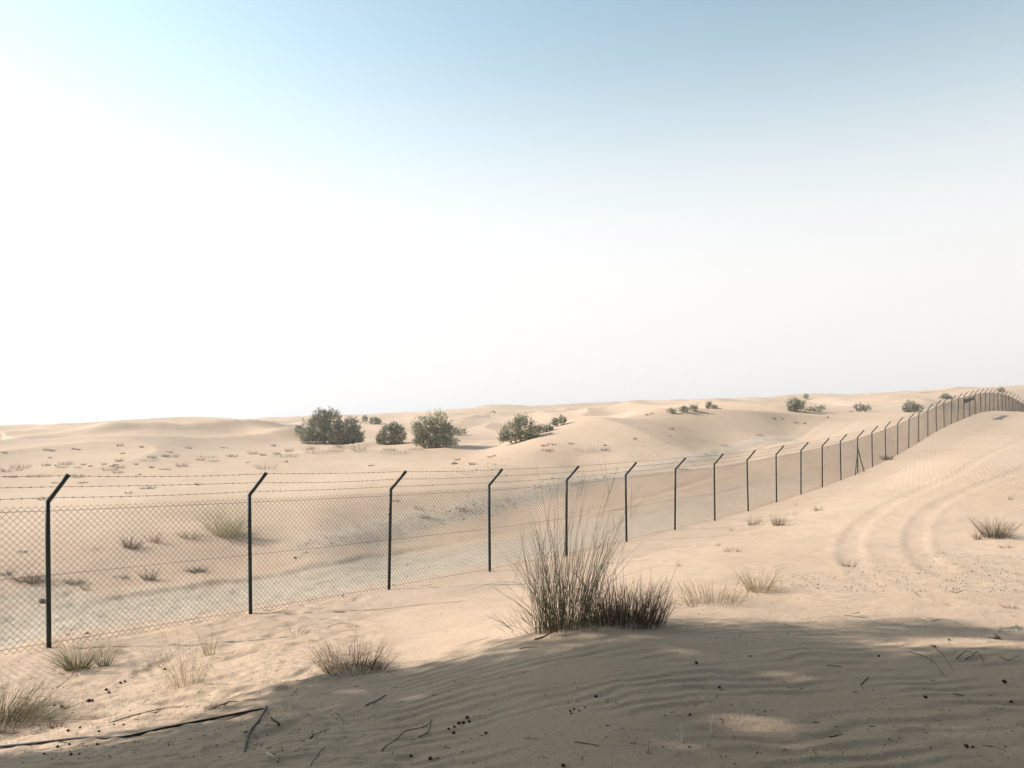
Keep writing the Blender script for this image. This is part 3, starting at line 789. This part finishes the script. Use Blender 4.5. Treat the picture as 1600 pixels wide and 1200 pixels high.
# say which one of the many: by bay and by order from the left
BAYS = [(77, 'left of the nearest post'), (391, 'over the first full bay'), (608, 'over the second full bay'), (766, 'over the third full bay'), (979, 'behind the broom bush'), (1600, 'over the rising fence')]
ORD = ['leftmost', 'second', 'third', 'fourth', 'fifth', 'sixth', 'seventh', 'eighth', 'ninth', 'tenth', 'eleventh', 'twelfth', 'thirteenth', 'fourteenth', 'fifteenth', 'sixteenth', 'seventeenth', 'eighteenth', 'nineteenth', 'twentieth'] + ['further'] * 60
def number_off(group, noun, where=None):
    os_ = [o for o in bpy.data.objects if o.get('group') == group]
    px = lambda o: 800 + F_PX * o.location.x / o.location.y
    seen = {}
    for o in sorted(os_, key=px):
        py = YH - F_PX * o.location.z / o.location.y
        bay = where or (('in the upper rows ' if py < 722 else 'in the lower rows ') + next(t for e, t in BAYS if px(o) < e))
        k = seen[bay] = seen.get(bay, -1) + 1
        o['label'] = (ORD[k] + ' ' + noun + ' ' + bay) if k == 0 else (ORD[k] + ' ' + noun + ' from left ' + bay)
number_off(G_DARK, 'dark tuft')
number_off(G_DRY, 'dry scrub patch')
number_off(G_RED, 'reddish tuft', 'on the rippled dune face')

# shrubs with leafy crowns
def shrub(name, xp, yp, lobes, label, dens=1.0, mat=M_LEAF, group=None, cat='shrub', lf=1.0):
    """lobes: (dx, dy up, rx, ry) in pixels about the foot"""
    X, Y, Z, s = at(xp, yp)
    o = link(name, None, loc=(X, Y, Z), label=label, cat=cat, group=group)
    cr, st = Bag(), Bag()
    lobes = list(lobes) + [(dx * 1.05, min(9, dy * .38), rx * .78, max(5, .40 * ry)) for dx, dy, rx, ry in lobes if dy > 9]
    for dx, dy, rx, ry in lobes:
        c = np.array([dx * s, rng.uniform(-.2, .2) * rx * s, dy * s]); R = np.array([rx * s, rx * s * .85, ry * s])
        area = rx * ry * s * s
        nb = int(np.clip(270 * area * dens, 60, 3000))
        d = rng.normal(size=(nb, 3)); d[:, 2] = d[:, 2] * .9 + .15
        d /= np.linalg.norm(d, axis=1, keepdims=True)
        lump = 1 + .42 * pnoise(d[:, 0] * 2.3 + xp, d[:, 2] * 2.3 + d[:, 1] * 1.7 + dx, 5)
        rad = rng.uniform(.25, 1, nb) ** .45
        P = c + d * R * (rad * lump)[:, None]
        P[:, 2] = np.where(P[:, 2] < .02, rng.uniform(.02, .35, nb) * ry * s, P[:, 2])
        dirn = d * .75 + np.array([0, 0, .65]) + rng.normal(0, .28, (nb, 3))
        dirn /= np.linalg.norm(dirn, axis=1, keepdims=True)
        bl = rng.uniform(.14, .36, nb) * (1 + 1.5 * (rng.uniform(0, 1, nb) < .25) * (d[:, 2] > .1)) * min(1.0, max(.35, rx * s / 1.6))
        # branchlet
        st.add(*tubes(np.stack([P - dirn * bl[:, None] * .6, P + dirn * bl[:, None] * .9], 1), np.stack([np.full(nb, .012), np.full(nb, .004)], 1), 3, False))
        nl = 7
        u = rng.uniform(-.5, 1.05, (nb, nl))
        C = P[:, None] + dirn[:, None] * (bl[:, None] * u)[..., None] + rng.normal(0, .05, (nb, nl, 3)) * lf
        ld = dirn[:, None] + rng.normal(0, .55, (nb, nl, 3))
        cr.add(*quads(C.reshape(-1, 3), ld.reshape(-1, 3), rng.uniform(.05, .11, nb * nl) * lf, rng.uniform(.015, .032, nb * nl) * lf))
        # limb from the foot to the lobe
        nlimb = 4
        tgt = c + rng.normal(0, .35, (nlimb, 3)) * R
        t = np.linspace(0, 1, 5)
        foot = np.array([dx * s * .45, 0, -.12])
        LP = foot + (tgt - foot)[:, None] * t[None, :, None] + np.array([0, 0, .12]) * np.sin(t * np.pi)[None, :, None] * ry * s
        st.add(*tubes(LP, np.maximum(.035 * ry * s, .012) * (1 - .75 * t)[None] * np.ones((nlimb, 1)), 5))
    link('trunk', st.mesh('shrub_wood'), M_BARK, o, kind='stuff')
    link('crown', cr.mesh('shrub_crown'), mat, o, kind='stuff')
    return o

shrub('desert_shrub', 512, 693, [(-18,24,20,20),(-8,38,15,17),(8,34,14,20),(30,16,20,16),(14,14,26,14),(-32,12,14,12),(44,10,13,11)], 'largest dark green desert shrub with two humps left of centre', 1.3)
shrub('desert_shrub', 548, 692, [(0,28,14,12),(-6,16,14,12),(8,14,8,14)], 'tall dark shrub pressed against the right of the largest shrub', 1.2)
shrub('desert_shrub', 467, 678, [(0,6,8,7)], 'small round shrub at the left edge of the largest shrub', 1.4)
shrub('desert_shrub', 612, 694, [(-4,16,16,15),(10,14,13,15),(4,24,10,10),(-16,10,9,9)], 'middle round shrub between the largest shrub and the pale shrub', 1.3)
shrub('desert_shrub', 676, 700, [(-10,30,20,20),(10,34,18,20),(0,16,24,15),(22,26,12,16),(-22,26,10,16)], 'pale green shrub with upright bristly top, right of the round shrub', 1.2, M_LEAF2)
shrub('desert_shrub', 702, 696, [(0,6,14,7)], 'low dark shrub at the shaded foot of the pale green shrub', 1.4)
shrub('desert_shrub', 712, 680, [(-8,6,12,6),(8,5,10,5)], 'low flat shrub behind the pale green shrub', 1.3)
shrub('desert_shrub', 570, 660, [(0,5,5,5)], 'tiny far shrub, left of a pair above the middle round shrub', 1.6)
shrub('desert_shrub', 585, 663, [(0,5,8,6),(6,4,5,5)], 'tiny far shrub, right of a pair above the middle round shrub', 1.6)
shrub('desert_shrub', 812, 690, [(-12,16,16,13),(6,22,18,17),(2,32,9,9),(20,14,12,10),(-24,10,9,9)], 'grey-green shrub half sunk behind the rippled dune crest', 1.2, M_LEAF2)
shrub('desert_shrub', 848, 676, [(-4,5,9,6),(8,6,7,5)], 'low shrub on the dune crest right of the half sunk shrub', 1.4, M_LEAF2)
shrub('desert_shrub', 878, 664, [(0,6,7,6),(-11,4,4,7)], 'small shrub higher up on the rippled dune crest', 1.5, M_LEAF2)
shrub('desert_shrub', 1049, 646, [(0,3,7,3)], 'flattest far bush, left of three on the right-hand plain', 1.8, M_LEAF2)
shrub('desert_shrub', 1069, 645, [(0,5,6,5)], 'far bush, middle of three on the right-hand plain', 1.8)
shrub('desert_shrub', 1083, 643, [(0,5,8,5)], 'far bush, right of three on the right-hand plain', 1.8, M_LEAF2)
shrub('desert_shrub', 1107, 639, [(0,7,4,4),(-1,3,2,3)], 'far mushroom-shaped shrub alone on the plain', 1.8)
shrub('desert_shrub', 1116, 639, [(0,3,5,3)], 'far low shrub right of the mushroom-shaped one', 1.8)
shrub('desert_shrub', 1243, 643, [(-3,12,10,9),(7,9,10,9),(-5,5,9,6)], 'dark rounded shrub on the far plain above the eleventh post', 1.4)
shrub('desert_shrub', 1275, 643, [(-8,3,8,4),(6,4,8,4)], 'low pale bushes right of the dark rounded far shrub', 1.6, M_LEAF2)
shrub('desert_shrub', 1259, 624, [(0,4,4,4)], 'tiny shrub near the skyline above the dark rounded far shrub', 2.0)
shrub('desert_shrub', 1347, 643, [(-6,6,8,6),(5,5,9,5)], 'pale green low shrub on the far plain above the strutted post', 1.6, M_LEAF2)
shrub('desert_shrub', 1426, 644, [(-4,9,10,9),(7,6,9,6),(-8,4,8,5)], 'dark shrub just left of the rising fence', 1.5)
shrub('desert_shrub', 1477, 623, [(0,4,6,4),(-6,2,5,2),(6,2,5,2)], 'flat shrub on the slope above the rising fence', 1.8)
shrub('desert_shrub', 1564, 613, [(0,4,5,4)], 'tiny dark shrub on the skyline behind the fence top', 2.0)

# ------------------------------------------------------------------ stones and gravel (beyond counting)
def gravel(name, label, pts, size, mat):
    n = len(pts)
    ico = np.array([[1,0,0],[-1,0,0],[0,1,0],[0,-1,0],[0,0,1],[0,0,-1]], float)
    tri = np.array([[0,2,4],[2,1,4],[1,3,4],[3,0,4],[2,0,5],[1,2,5],[3,1,5],[0,3,5]])
    z = ground(pts[:, 0], pts[:, 1])
    sz = size * rng.lognormal(0, .45, n)
    a = rng.uniform(0, 2 * np.pi, n)
    V = ico[None] * (1 + rng.normal(0, .25, (n, 6, 1)))
    V = V * np.stack([np.ones(n), rng.uniform(.6, 1, n), rng.uniform(.35, .75, n)], 1)[:, None]
    x = V[..., 0] * np.cos(a)[:, None] - V[..., 1] * np.sin(a)[:, None]; y = V[..., 0] * np.sin(a)[:, None] + V[..., 1] * np.cos(a)[:, None]
    V = np.stack([x, y, V[..., 2]], -1) * sz[:, None, None]
    V += np.stack([pts[:, 0], pts[:, 1], z + sz * .2], 1)[:, None]
    F = (tri[None] + (np.arange(n) * 6)[:, None, None]).reshape(-1, 3)
    return link(name, mesh_np(name, V.reshape(-1, 3), F), mat, kind='stuff', label=label)
def scatter_along(P, n, spread):
    k = rng.integers(0, len(P) - 1, n); t = rng.uniform(0, 1, n)[:, None]
    return P[k] * (1 - t) + P[k + 1] * t + rng.normal(0, spread, (n, 2))
def scatter_px(regs, n):
    out = []
    for x0, x1, y0, y1, w in regs:
        m = int(n * w)
        c = np.array([ray_hit(x0 + (x1 - x0) * i / 5, y0 + (y1 - y0) * j / 3, base_h) for i in range(6) for j in range(4)]).reshape(6, 4, 2)
        u = rng.uniform(0, 4.999, m); v = rng.uniform(0, 2.999, m)
        i = u.astype(int); j = v.astype(int); fu = (u - i)[:, None]; fv = (v - j)[:, None]
        out.append((c[i, j] * (1 - fu) + c[i + 1, j] * fu) * (1 - fv) + (c[i, j + 1] * (1 - fu) + c[i + 1, j + 1] * fu) * fv)
    return np.concatenate(out)
gravel('berm_gravel', 'grey gravel along the low berm beside the track', np.concatenate([scatter_along(BERM[2:], 2000, .55), scatter_along(BERM[12:28], 1200, .35)]), .014, M_PEBBLE)
gravel('track_gravel', 'loose grey gravel on the track behind the fence', scatter_along(GREY[4:], 500, 1.2), .010, M_PEBBLE)
gravel('sand_gravel', 'dark and pale gravel on the sand at the right', scatter_px([(1455,1530,862,873,.12),(1540,1610,866,875,.06),(1490,1560,876,882,.05),(1400,1600,895,925,.30),(1220,1420,895,925,.22),(1560,1600,978,990,.05),(1340,1600,870,900,.2)], 1500), .009, M_PEBBLE)
gravel('slope_gravel', 'sparse dark stones on the flat below the rippled dune', scatter_px([(700,800,715,742,.2),(900,1050,690,715,.3),(640,800,722,745,.2),(1130,1250,668,690,.2)], 400), .022, M_PEBBLE)

# ------------------------------------------------------------------ litter in the foreground
def on_ground(pts, lift):
    q = []
    for a in pts:
        X, Y, Z, s = at(*a[:2]); q.append((X, Y, Z + lift + (a[2] if len(a) > 2 else 0)))
    q = np.array(q)
    t = np.arange(len(q)); tt = np.linspace(0, len(q) - 1, (len(q) - 1) * 5 + 1)
    m = np.gradient(q, axis=0) if len(q) > 2 else np.repeat(q[1:] - q[:1], 2, 0)
    i = np.minimum(tt.astype(int), len(q) - 2); u = (tt - i)[:, None]
    return (2*u**3-3*u**2+1) * q[i] + (u**3-2*u**2+u) * m[i] + (-2*u**3+3*u**2) * q[i+1] + (u**3-u**2) * m[i+1]
def rod(name, pts, rad, mat, label, cat, taper=.5, group=None, sides=7):
    rad = rad * (.8 if mat is not M_HOSE else 1)
    P = on_ground(pts, rad * .35)
    P[:, 2] = np.maximum(P[:, 2], ground(P[:, 0], P[:, 1]) + rad * .3)
    if mat is M_HOSE:
        zz = P[:, 2].copy(); k_ = np.hanning(13); k_ /= k_.sum()
        P[:, 2] = np.convolve(np.pad(zz, 6, mode='edge'), k_, 'valid') + .003
    o0 = P[0].copy()
    R = rad * (1 - taper * np.linspace(0, 1, len(P)))
    R = R * (1 + .12 * rng.normal(size=len(P))) if taper else R
    V, F = tubes((P - o0)[None], R[None], sides)
    return link(name, mesh_np(name, V, F, True), mat, None, tuple(o0), label, cat, group)
rod('irrigation_hose', [(-30,1172),(40,1164),(120,1157),(190,1152),(260,1139),(330,1125),(380,1115),(412,1108)], .009, M_HOSE, 'black irrigation hose lying across the sand at lower left', 'hose', 0)
rod('irrigation_hose', [(417,1107),(404,1128),(390,1150),(381,1178)], .008, M_HOSE, 'short black hose end turning down beside the long hose', 'hose', 0)
rod('dry_stick', [(170,1130),(220,1115),(270,1105),(312,1103)], .006, M_TWIG, 'long thin dry stick above the black hose', 'stick')
rod('dry_stick', [(320,1112),(350,1100),(375,1096),(400,1094)], .006, M_TWIG, 'dark stick above the right end of the black hose', 'stick')
rod('dry_stick', [(105,1062),(145,1054),(190,1052)], .004, M_PALEWOOD, 'bleached straw lying below the fanning green tuft', 'stick')
rod('dry_stick', [(88,1075),(110,1062,.03),(125,1040,.02)], .004, M_TWIG, 'thin bent twig between bush and fanning tuft', 'stick')
rod('dry_stick', [(572,1103),(587,1096),(603,1086)], .009, M_TWIG, 'short thick stick on shaded sand below the brown grass tuft', 'stick')
rod('dry_stick', [(596,1174),(620,1155),(635,1142),(655,1138),(668,1132),(674,1124)], .005, M_TWIG, 'long crooked twig on shaded sand at bottom centre', 'stick')
rod('dry_stick', [(654,1152),(668,1144),(675,1126)], .005, M_TWIG, 'forked end lying beside the long crooked twig', 'stick')
rod('dry_stick', [(525,1114),(533,1122),(537,1133)], .004, M_TWIG, 'small curved twig left of the long crooked twig', 'stick')
rod('dry_stick', [(424,1122),(430,1128),(436,1134)], .009, M_DUNG, 'dark burnt stub right of the hose end', 'stub', .2)
rod('wood_sliver', [(416,1177),(427,1183),(438,1190)], .007, M_PALEWOOD, 'pale split sliver of wood at the bottom left of centre', 'wood', .6)
rod('dry_stick', [(485,1155),(500,1145),(514,1140)], .006, M_TWIG, 'dark broken twig left of the bottom twigs', 'stick')
rod('dry_stick', [(486,1195),(497,1180),(508,1168)], .004, M_TWIG, 'thin twig pointing up at bottom left of centre', 'stick')
rod('dry_stick', [(898,1160),(915,1162),(935,1166)], .006, M_TWIG, 'flat dark twig on the shaded ripples near bottom centre', 'stick')
rod('dry_stick', [(835,1000),(850,995),(872,985)], .012, M_BARK, 'fallen branch at the left foot of the broom bush', 'stick')
rod('dry_stick', [(812,1014),(826,1012),(840,1011)], .008, M_TWIG, 'short dark stick left of the fallen branch', 'stick')
rod('straw', [(1065,1162),(1066,1150,.03),(1062,1143,.04)], .003, M_PALEWOOD, 'pale bent straw standing in the left sun fleck', 'straw')
rod('straw', [(1110,1152),(1112,1138,.03),(1114,1124,.03)], .003, M_PALEWOOD, 'pale straight straw standing in the right sun fleck', 'straw')
rod('straw', [(1012,1178),(1014,1162,.02)], .0028, M_TWIG, 'thin brown straw standing in shaded sand at bottom', 'straw')
rod('straw', [(1022,1070),(1026,1058,.02)], .004, M_PALEWOOD, 'short pale straw on the shaded ripples', 'straw')
rod('straw', [(478,1062),(520,1000,.0)], .001, M_STRAW, 'hair-thin straw leaning at the brown grass tuft', 'straw')
rod('dry_stick', [(1345,1071),(1352,1063),(1358,1058)], .006, M_TWIG, 'small dark twig on shaded ripples right of centre', 'stick')
rod('dry_stick', [(1418,1018),(1440,1028,.02),(1458,1038,.02),(1474,1054)], .005, M_TWIG, 'long thin branch at the shadow edge on the right', 'branch')
rod('dry_stick', [(1455,1008),(1466,1022,.03),(1478,1034,.03),(1488,1046)], .005, M_TWIG, 'crossing branch at the shadow edge on the right', 'branch')
rod('dry_stick', [(1494,1030),(1508,1022,.02),(1522,1020)], .006, M_TWIG, 'dark twig, left of the tangle right of the branches', 'branch')
rod('dry_stick', [(1508,1030),(1520,1030,.03),(1528,1022,.02),(1536,1034)], .006, M_TWIG, 'curled dark twig in the tangle right of the branches', 'branch')
rod('dry_stick', [(1455,1036),(1456,1026,.03)], .004, M_TWIG, 'stub twig upright between the two branches', 'branch')
rod('dry_stick', [(1562,1026),(1576,1032),(1592,1024)], .005, M_TWIG, 'twig near the right frame edge at the shadow border', 'branch')
rod('dry_stick', [(1318,961),(1335,963),(1357,966)], .007, M_TWIG, 'straight stick on lit sand above the shadow', 'stick')
rod('dry_stick', [(1429,925),(1434,930),(1439,934)], .007, M_TWIG, 'short thick twig on stony sand at the right', 'stick')
rod('dry_stick', [(1484,924),(1494,926),(1506,923)], .009, M_TWIG, 'dark lying twig on stony sand below the green sprig', 'stick')
rod('dry_stick', [(1490,970),(1500,976),(1512,982)], .003, M_TWIG, 'fine twig above the grey stone', 'stick')
rod('wood_sliver', [(1441,966),(1455,970),(1470,968)], .010, M_PALEWOOD, 'pale curved bark piece at the edge of the lit sand', 'wood', .5)
rod('dry_stick', [(1292,1040),(1304,1041),(1315,1042)], .007, M_TWIG, 'dark bark bit on shaded sand left of the branches', 'stick')
rod('dry_stick', [(1535,1165),(1555,1168),(1573,1174)], .004, M_TWIG, 'thin twig in the dark lower right corner', 'stick')
rod('dry_stick', [(1296,1152),(1306,1150),(1316,1147)], .006, M_TWIG, 'short dark twig beside the lower sun fleck', 'stick')
rod('dry_stick', [(1344,957),(1330,959)], .004, M_TWIG, 'short straw bit lying on the straight stick', 'stick')
rod('dry_stick', [(512,980),(540,974),(564,980)], .005, M_TWIG, 'curved dry twig on lit sand behind the brown grass tuft', 'stick')
rod('dry_stick', [(415,960),(432,957),(448,952)], .007, M_TWIG, 'dark twig on sand below the second fence post', 'stick')
rod('dry_stick', [(655,916),(668,915),(676,912)], .008, M_TWIG, 'small twig at the fence foot right of the third post', 'stick')

def lump_mesh(name, sub=2, seed=0, rough=.18):
    import bmesh
    bm = bmesh.new(); bmesh.ops.create_icosphere(bm, subdivisions=sub, radius=1)
    r = np.random.default_rng(seed)
    o = r.uniform(0, 50, 3)
    for v in bm.verts:
        c = np.array(v.co)
        k = 1 + rough * float(pnoise(c[0] * 1.6 + o[0] + c[2], c[1] * 1.6 + o[1] - c[2], seed)) * 2
        v.co = (c[0] * k, c[1] * k, c[2] * k * .8)
    me = bpy.data.meshes.new(name); bm.to_mesh(me); bm.free()
    me.shade_smooth()
    return me
PEL = [lump_mesh('pellet', 2, k, .16) for k in range(4)]
for me in PEL: me.materials.append(M_DUNG)
def pellet(xp, yp, px, label, group=None):
    X, Y, Z, s = at(xp, yp)
    o = link('dung_pellet', PEL[int(xp) % 4], None, None, (X, Y, Z + px * s * .32), label, 'pellet', group)
    o.scale = (px * s * .46, px * s * .40, px * s * .36); o.rotation_euler = (0, 0, rng.uniform(0, 6))
pellet(1088, 1037, 6.5, 'single dark pellet in the shade above the right sun fleck')
pellet(931, 1090, 7, 'single dark pellet on the shaded ripples below the dry brush')
pellet(1124, 1075, 5, 'flat dark pellet above the right sun fleck, on a ripple')
pellet(1078, 1118, 5, 'brown pellet just above the left sun fleck')
G = 'dark pellets in the cluster below the broom bush'
for p in [(891,1112,4.5),(897,1109,4.5),(893,1116,4),(905,1111,3.5),(914,1106,3.5)]: pellet(*p, 'dark pellet of the small cluster below the broom bush', G)
G = 'dark droppings in the pile at bottom centre'
for p in [(730,1123,7),(717,1132,7),(724,1131,7),(733,1129,6),(710,1137,6),(701,1140,5),(709,1147,7)]: pellet(*p, 'dark dropping of the pile at bottom centre', G)
G = 'dark pellets on the lit sand left of the straw stalks'
for p in [(139,1097,8),(144,1096,6),(166,1079,6),(170,1083,5),(188,1068,5),(195,1066,5),(257,1047,5.5)]: pellet(*p, 'dark pellet on the lit sand between green tufts and straw stalks', G)
G = 'dark crumbs along the black hose'
for p in [(85,1104,6),(96,1105,6),(106,1143,6),(125,1138,5),(155,1144,5),(152,1164,5),(108,1164,5),(90,1168,6),(69,1179,5),(111,1180,6),(124,1179,4),(178,1133,4),(193,1133,4)]: pellet(*p, 'dark crumb on the sand along the black hose', G)
pellet(1172, 1026, 4, 'tiny dark pellet at the shadow edge left of the branches')
pellet(1373, 1026, 4.5, 'dark pellet on shaded sand left of the long thin branch')
pellet(1460, 1011, 5, 'dark crumb at the top of the crossing branch')
pellet(1483, 1001, 4.5, 'dark pellet on the lit tongue of sand at right')
pellet(1446, 1091, 7, 'flat dark bit in the shade right of centre')
pellet(1569, 1067, 8, 'flat dark bit in the shade near the right edge')
pellet(1580, 1098, 6, 'dark lump in the shade at the right edge')
pellet(1510, 1168, 9, 'larger dark clod in the lower right corner, left of a thin twig')
pellet(1520, 1168, 5, 'smaller dark clod beside the larger clod in the lower right corner')
pellet(880, 1198, 8, 'dark clod at the bottom edge below the flat twig')
pellet(642, 1183, 7, 'dark clod at the bottom under the long crooked twig')
pellet(672, 1187, 7, 'dark clod at bottom, right of another under the crooked twig')
pellet(759, 1147, 6, 'brown crumb right of the pile at bottom centre')
number_off('dark pellets in the cluster below the broom bush', 'dark pellet', 'in the small cluster below the broom bush')
number_off('dark droppings in the pile at bottom centre', 'dark dropping', 'in the pile at bottom centre')
number_off('dark pellets on the lit sand left of the straw stalks', 'dark pellet', 'between green tufts and straw stalks')
number_off('dark crumbs along the black hose', 'dark crumb', 'along the black hose')
st = lump_mesh('stone', 3, 9, .3); st.materials.append(M_STONE)
X, Y, Z, s = at(1550, 997)
o = link('stone', st, None, None, (X, Y, Z + .012), 'grey-brown stone on the lit tongue of sand at the right', 'stone'); o.scale = (9 * s, 7 * s, 5.5 * s)
X, Y, Z, s = at(65, 941)
o = link('stone', st, None, None, (X, Y, Z + .03), 'dark reddish stone at the bank beside the nearest post', 'stone'); o.scale = (5.5 * s, 5 * s, 4 * s)
# crumbs and chaff nobody could count
pts = np.concatenate([scatter_px([(0,500,1010,1190,.55),(400,1600,1050,1195,.35),(560,800,900,960,.1),(1000,1600,930,1010,.12)], 1300)])
b = Bag()
z = ground(pts[:, 0], pts[:, 1]) + .003
a = rng.uniform(0, 2 * np.pi, len(pts)); l = rng.lognormal(math.log(.0042), .8, len(pts))
d = np.stack([np.cos(a), np.sin(a), rng.normal(0, .15, len(pts))], 1) * l[:, None]
C = np.stack([pts[:, 0], pts[:, 1], z], 1)
half = len(pts) // 2
b.add(*tubes(np.stack([C - d, C + d], 1), np.full((len(pts), 2), .0020) * rng.uniform(.5, 1.8, (len(pts), 1)), 3))
link('chaff', b.mesh('chaff'), M_TWIG, kind='stuff', label='dark plant crumbs and chaff strewn over the foreground sand')
pts = scatter_px([(0,500,1000,1190,.5),(900,1600,880,1000,.3),(400,900,890,960,.2)], 420)
C = np.stack([pts[:, 0], pts[:, 1], ground(pts[:, 0], pts[:, 1]) + .004], 1)
a = rng.uniform(0, 2 * np.pi, len(pts)); l = rng.lognormal(math.log(.016), .6, len(pts))
d = np.stack([np.cos(a), np.sin(a), rng.normal(0, .2, len(pts))], 1) * l[:, None]
b = Bag(); b.add(*tubes(np.stack([C - d, C + d], 1), np.full((len(pts), 2), .0022), 3))
link('straw_chaff', b.mesh('straw_chaff'), M_PALEWOOD, kind='stuff', label='pale straw bits strewn over the lit sand')

# dark netting tied to the fence near the crest
i0 = 24
a3 = np.array([FX[i0 + 1], FY[i0 + 1], GZ[i0 + 1]]); b3 = np.array([FX[i0 + 3], FY[i0 + 3], GZ[i0 + 3]])
u = np.linspace(-.02, .98, 15); v = np.linspace(0, 1, 5)
U_, V_ = np.meshgrid(u, v, indexing='ij')
top = 1.72 - .1 * np.sin(U_ * 3.1); bot = 1.22 + .06 * np.sin(U_ * 3.1 + .4) + .10 * sstep(.4, .7, U_)
P = a3 + (b3 - a3) * U_[..., None] - NRM * (.05 + .02 * np.sin(U_ * 14))[..., None]
P[..., 2] += top + (bot - top) * V_
idx = np.arange(75).reshape(15, 5)
Q = np.stack([idx[:-1, :-1], idx[1:, :-1], idx[1:, 1:], idx[:-1, 1:]], -1).reshape(-1, 4)
me = mesh_np('fence_sheeting', P.reshape(-1, 3) - a3, Q, True)  # thin even grey-green surface hung along two bays
o = link('fence_sheeting', me, M_SHEETING, None, tuple(a3), 'dark grey-green netting hung on two fence bays near the crest', 'sheeting')
sm = o.modifiers.new('thick', 'SOLIDIFY'); sm.thickness = .006

# ------------------------------------------------------------------ the big tree at the left, outside the frame, that shades the foreground
def shade_tree(TX, TY, fork, cc, cr, n, per, label, gaps=()):
    tz = gz(TX, TY)
    o = link('shade_tree', None, loc=(TX, TY, tz), label=label, cat='tree')
    wood, leaf = Bag(), Bag()
    t = np.linspace(0, 1, 7)
    fork = np.array(fork)
    wood.add(*tubes((np.array([0, 0, -.3]) + (fork - [0, 0, -.3]) * t[:, None] + np.stack([.15 * np.sin(t * 5), .1 * np.sin(t * 4), 0 * t], 1))[None], (.34 - .14 * t)[None], 10))
    # clumps in an ellipsoidal crown
    cc = np.array(cc); cr = np.array(cr)
    d = rng.normal(size=(n, 3)); d /= np.linalg.norm(d, axis=1, keepdims=True)
    rad = rng.uniform(.1, 1, n) ** .5
    C = cc + d * cr * rad[:, None]
    keep = C[:, 2] > .8
    C = C[keep]
    for k in range(0, len(C), 2):
        tgt = C[k]
        midp = fork + (tgt - fork) * .5 + rng.normal(0, .3, 3) + [0, 0, .3]
        q = (fork * ((1 - t) ** 2)[:, None] + midp * (2 * t * (1 - t))[:, None] + tgt * (t ** 2)[:, None])
        wood.add(*tubes(q[None], ((.085 if k % 10 == 0 else .035) * (1 - .85 * t))[None], 5))
    for c in C:
        sz = rng.uniform(.55, .95)
        p = c + rng.normal(0, .5, (per, 3)) * sz * [1, 1, .75]
        for g0, gr in gaps:
            w_ = p + np.array([TX, TY, tz]) - g0
            al = w_ @ np.array(S)
            p = p[np.linalg.norm(w_ - al[:, None] * np.array(S), axis=1) > gr]
        per_ = len(p)
        leaf.add(*quads(p, rng.normal(size=(per_, 3)), rng.uniform(.07, .13, per_), rng.uniform(.035, .065, per_)))
    link('trunk', wood.mesh('tree_wood', True), M_BARK, o)
    link('crown', leaf.mesh('tree_crown'), M_TREELEAF, o, kind='stuff')
GAPS = [(np.array(at(a, b)[:3]), r_) for a, b, r_ in [(a_, b_, .8 * c_) for a_, b_, c_ in [(1185, 1130, .17), (1150, 1136, .12), (1262, 1163, .14), (1065, 1162, .10), (1222, 1054, .12), (650, 1088, .10), (1545, 1003, .30), (1470, 1004, .22), (1400, 1006, .14), (890, 1008, .08), (1070, 1018, .10), (560, 1080, .10)]]]  # crown holes cut along sun rays to put sun flecks on the sand
shade_tree(-10.6, 5.95, (.3, -.1, 4.4), (0, 0, 9.9), (3.6, 4.1, 3.8), 175, 270, 'large spreading green tree left of the frame shading the foreground', GAPS)
shade_tree(3.6, -3.0, (.2, .8, 3.8), (.4, 3.2, 7.0), (6.6, 6.4, 1.5), 460, 240, 'unseen spreading tree added behind the photographer to darken the near sand')  # unseen crown added overhead to keep sky light off the near sand
# added unseen trees that block low sky light: copies of one low dense tree
shade_tree(-7.5, -8.0, (.1, .1, 1.6), (0, 0, 4.0), (4.4, 4.4, 2.9), 300, 230, 'unseen low dense tree added to block sky light, behind left')
src = max((o for o in bpy.data.objects if o.name.startswith('shade_tree')), key=lambda o: o.name)
for x_, y_, k_, lab in [(0.5, -10.5, 1.1, 'unseen low dense tree added to block sky light, straight behind'), (9.5, -6.5, 1.0, 'unseen low dense tree added to block sky light, behind right'), (12.5, 1.0, .9, 'unseen low dense tree added to block sky light, right of the frame')]:
    c_ = src.copy(); COL.objects.link(c_)
    c_.location = (x_, y_, gz(x_, y_)); c_.scale = (k_, k_, k_); c_.rotation_euler = (0, 0, x_); c_['label'] = lab
    for ch in list(src.children):
        d_ = ch.copy(); COL.objects.link(d_); d_.parent = c_

# ------------------------------------------------------------------ dusty air
def haze():
    import bmesh
    bm = bmesh.new(); bmesh.ops.create_cube(bm, size=2)
    for v in bm.verts: v.co = (v.co.x * 1560, v.co.y * 1560, -16 + (v.co.z + 1) * .5 * 40)
    me = bpy.data.meshes.new('haze'); bm.to_mesh(me); bm.free()
    m = bpy.data.materials.new('haze'); m.use_nodes = True
    nt = m.node_tree; nt.nodes.clear()
    pv = nt.nodes.new('ShaderNodeVolumePrincipled'); ou = nt.nodes.new('ShaderNodeOutputMaterial')
    pv.inputs['Color'].default_value = (.97, .955, .94, 1); pv.inputs['Density'].default_value = HAZE_DENSITY; pv.inputs['Anisotropy'].default_value = .45
    nt.links.new(pv.outputs[0], ou.inputs['Volume'])
    o = link('haze', me, m, kind='stuff', label='thin pale dust haze over the whole desert')
HAZE_DENSITY = .0009
haze()
print('objects', len(bpy.data.objects))
